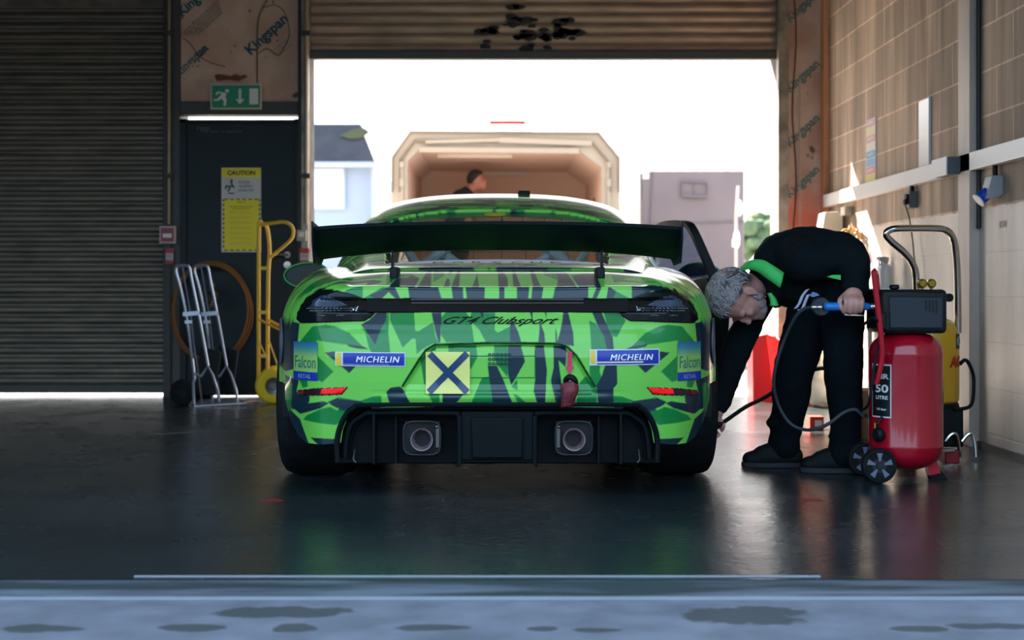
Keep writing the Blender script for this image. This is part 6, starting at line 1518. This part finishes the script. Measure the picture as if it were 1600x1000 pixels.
obj('nozzle', MB().lathe([(.007,0),(.009,.004),(.009,.018),(.006,.020),(.009,.024),(.009,.040),(.005,.045)], P(1268,480,GY-.02), (1,0,0), 16), mat('nickel', (.7,.68,.62), .2, .9), gi)
obj('coupling', MB().lathe([(.009,0),(.013,.006),(.013,.034),(.009,.04)], Vector((gx0+.072,GY,gz)), (1,0,0), 18), mat('nickel', (.7,.68,.62), .2, .9), gi)
obj('trigger', MB().bar(Vector((gx0-.035,GY-.004,gz-.033)), Vector((gx0+.045,GY-.004,gz-.037)), .010, .006), mat('nickel', (.7,.68,.62), .2, .9), gi)
obj('measuring_hose', MB().tube([P(1268,480,GY-.02), P(1258,482,5.93), P(1244,494,5.95), P(1228,525,6.0), P(1214,565,6.02), P(1209,600,6.04), P(1216,632,6.06), P(1231,658,6.06), P(1250,670,6.05), P(1272,671,6.0), P(1295,662,5.97), P(1318,645,5.96), P(1336,640,5.95), P(1350,652,5.96)], .0075, 10, smooth=6), mat('grey hose', (.030,.042,.050), .5), gi)
ah = tag(obj('air_hose', MB().tube([P(1119,664,6.27), P(1130,660,6.27), P(1165,636,6.42), P(1200,618,6.52), P(1240,590,6.58), P(1275,577,6.55), P(1292,577,6.45), P(1312,590,6.42), P(1338,640,6.25), P(1352,650,6.05)], .0095, 10, smooth=6), BLACK), 'black air hose from the rear wheel past the legs of the bending person', 'hose')
obj('chuck', MB().tube([P(1119,666,6.265), P(1128,661,6.27)], .014, 10), BLACK, ah)
bg_ = fuse('white_sack', [('b', P(1283,0,9.7)*0+Vector((P(1283,0,9.7).x,9.7,.13)), (.13,.12,.14)), ('b', Vector((P(1276,0,9.7).x,9.66,.24)), (.09,.09,.14)), ('b', Vector((P(1292,0,9.7).x,9.75,.26)), (.06,.08,.12))], mat('white sack cloth', (.75,.70,.62), .8), None, voxel=.012, smooth=4, disp=.03, dscale=.08, loc=Vector((P(1283,0,9.7).x,9.7,0)))
tag(bg_, 'lumpy white sack on the sunlit floor by the orange post, behind the bending person', 'sack')
# ---- second person, bending inside the trailer
Y2 = 15.6; hc2 = P(746,283,Y2); M2 = frame_((-.35,-.1,1), (1,-.35,-.55))
SK2 = mat('ruddy skin', (.42,.17,.12), .5); NAVY = mat('navy shirt', (.008,.016,.030), .85)
n2 = P(734,297,Y2); ch2 = P(723,318,Y2); pv = Vector((ch2.x-.10, Y2, 1.25)); fl2 = .42
sk2 = [('t',[pv,ch2,n2],[.12,.12,.055]), ('t',[n2,hc2],[.055,.06]), ('t',[pv+Vector((0,-.1,0)),Vector((pv.x+.02,Y2-.1,.85)),Vector((pv.x,Y2-.1,fl2+.09))],[.09,.06,.045]), ('t',[pv+Vector((0,.1,0)),Vector((pv.x+.06,Y2+.1,.85)),Vector((pv.x+.02,Y2+.1,fl2+.09))],[.09,.06,.045]),
       ('t',[Vector((pv.x,Y2-.1,fl2+.06)),Vector((pv.x+.16,Y2-.1,fl2+.03))],[.04,.03]), ('t',[Vector((pv.x+.02,Y2+.1,fl2+.06)),Vector((pv.x+.18,Y2+.1,fl2+.03))],[.04,.03]),
       ('t',[ch2+Vector((0,-.17,.06)),ch2+Vector((.08,-.2,-.22)),ch2+Vector((.28,-.16,-.34))],[.05,.04,.03]), ('t',[ch2+Vector((0,.17,.06)),ch2+Vector((.1,.2,-.22)),ch2+Vector((.30,.12,-.34))],[.05,.04,.03]),
       ('t',[ch2+Vector((0,-.17,.06)),ch2+Vector((0,.17,.06))],[.06,.06])]
for s in (-.16,.12):
    hb2 = ch2+Vector((.34,s,-.36)); sk2.append(('b', hb2, (.045,.035,.022)))
    for k in range(4): sk2.append(('t',[hb2+Vector((.03,-.027+.018*k,0)), hb2+Vector((.065,-.03+.02*k,-.01)), hb2+Vector((.08,-.03+.02*k,-.035))],[.010,.009,.008]))
    sk2.append(('t',[hb2+Vector((0,-.03,0)), hb2+Vector((.03,-.055,-.02))],[.012,.009]))
sk2 += head_prims(hc2, M2, 1.0)
m2 = fuse('person', sk2, SK2, None, voxel=.008, smooth=2, loc=Vector((pv.x, Y2, fl2)))
tag(m2, 'dark haired person in a navy shirt looking down inside the trailer', 'person')
eyes(hc2, M2, m2)
fuse('shirt', [('t',[pv-Vector((0,0,.06)),ch2,P(729,303,Y2)],[.165,.16,.085]), ('t',[ch2+Vector((0,-.15,.05)),ch2+Vector((.03,-.2,-.12))],[.09,.07]), ('t',[ch2+Vector((0,.15,.05)),ch2+Vector((.04,.2,-.12))],[.09,.07]), ('t',[ch2+Vector((0,-.15,.05)),ch2+Vector((0,.15,.05))],[.09,.09])], NAVY, m2, voxel=.014, smooth=3, disp=.015, dscale=.1)
fuse('trousers', [('t',[pv,pv+Vector((0,-.1,-.05)),Vector((pv.x+.02,Y2-.1,.85)),Vector((pv.x,Y2-.1,fl2+.10))],[.150,.12,.085,.07]), ('t',[pv,pv+Vector((0,.1,-.05)),Vector((pv.x+.06,Y2+.1,.85)),Vector((pv.x+.02,Y2+.1,fl2+.10))],[.150,.12,.085,.07])], TROU, m2, voxel=.014, smooth=3)
capm(hc2, M2, 1.0, .56, (.099,.080,.095), mat('short dark hair', (.02,.018,.017), .8, bump=.6), 'hair', m2)
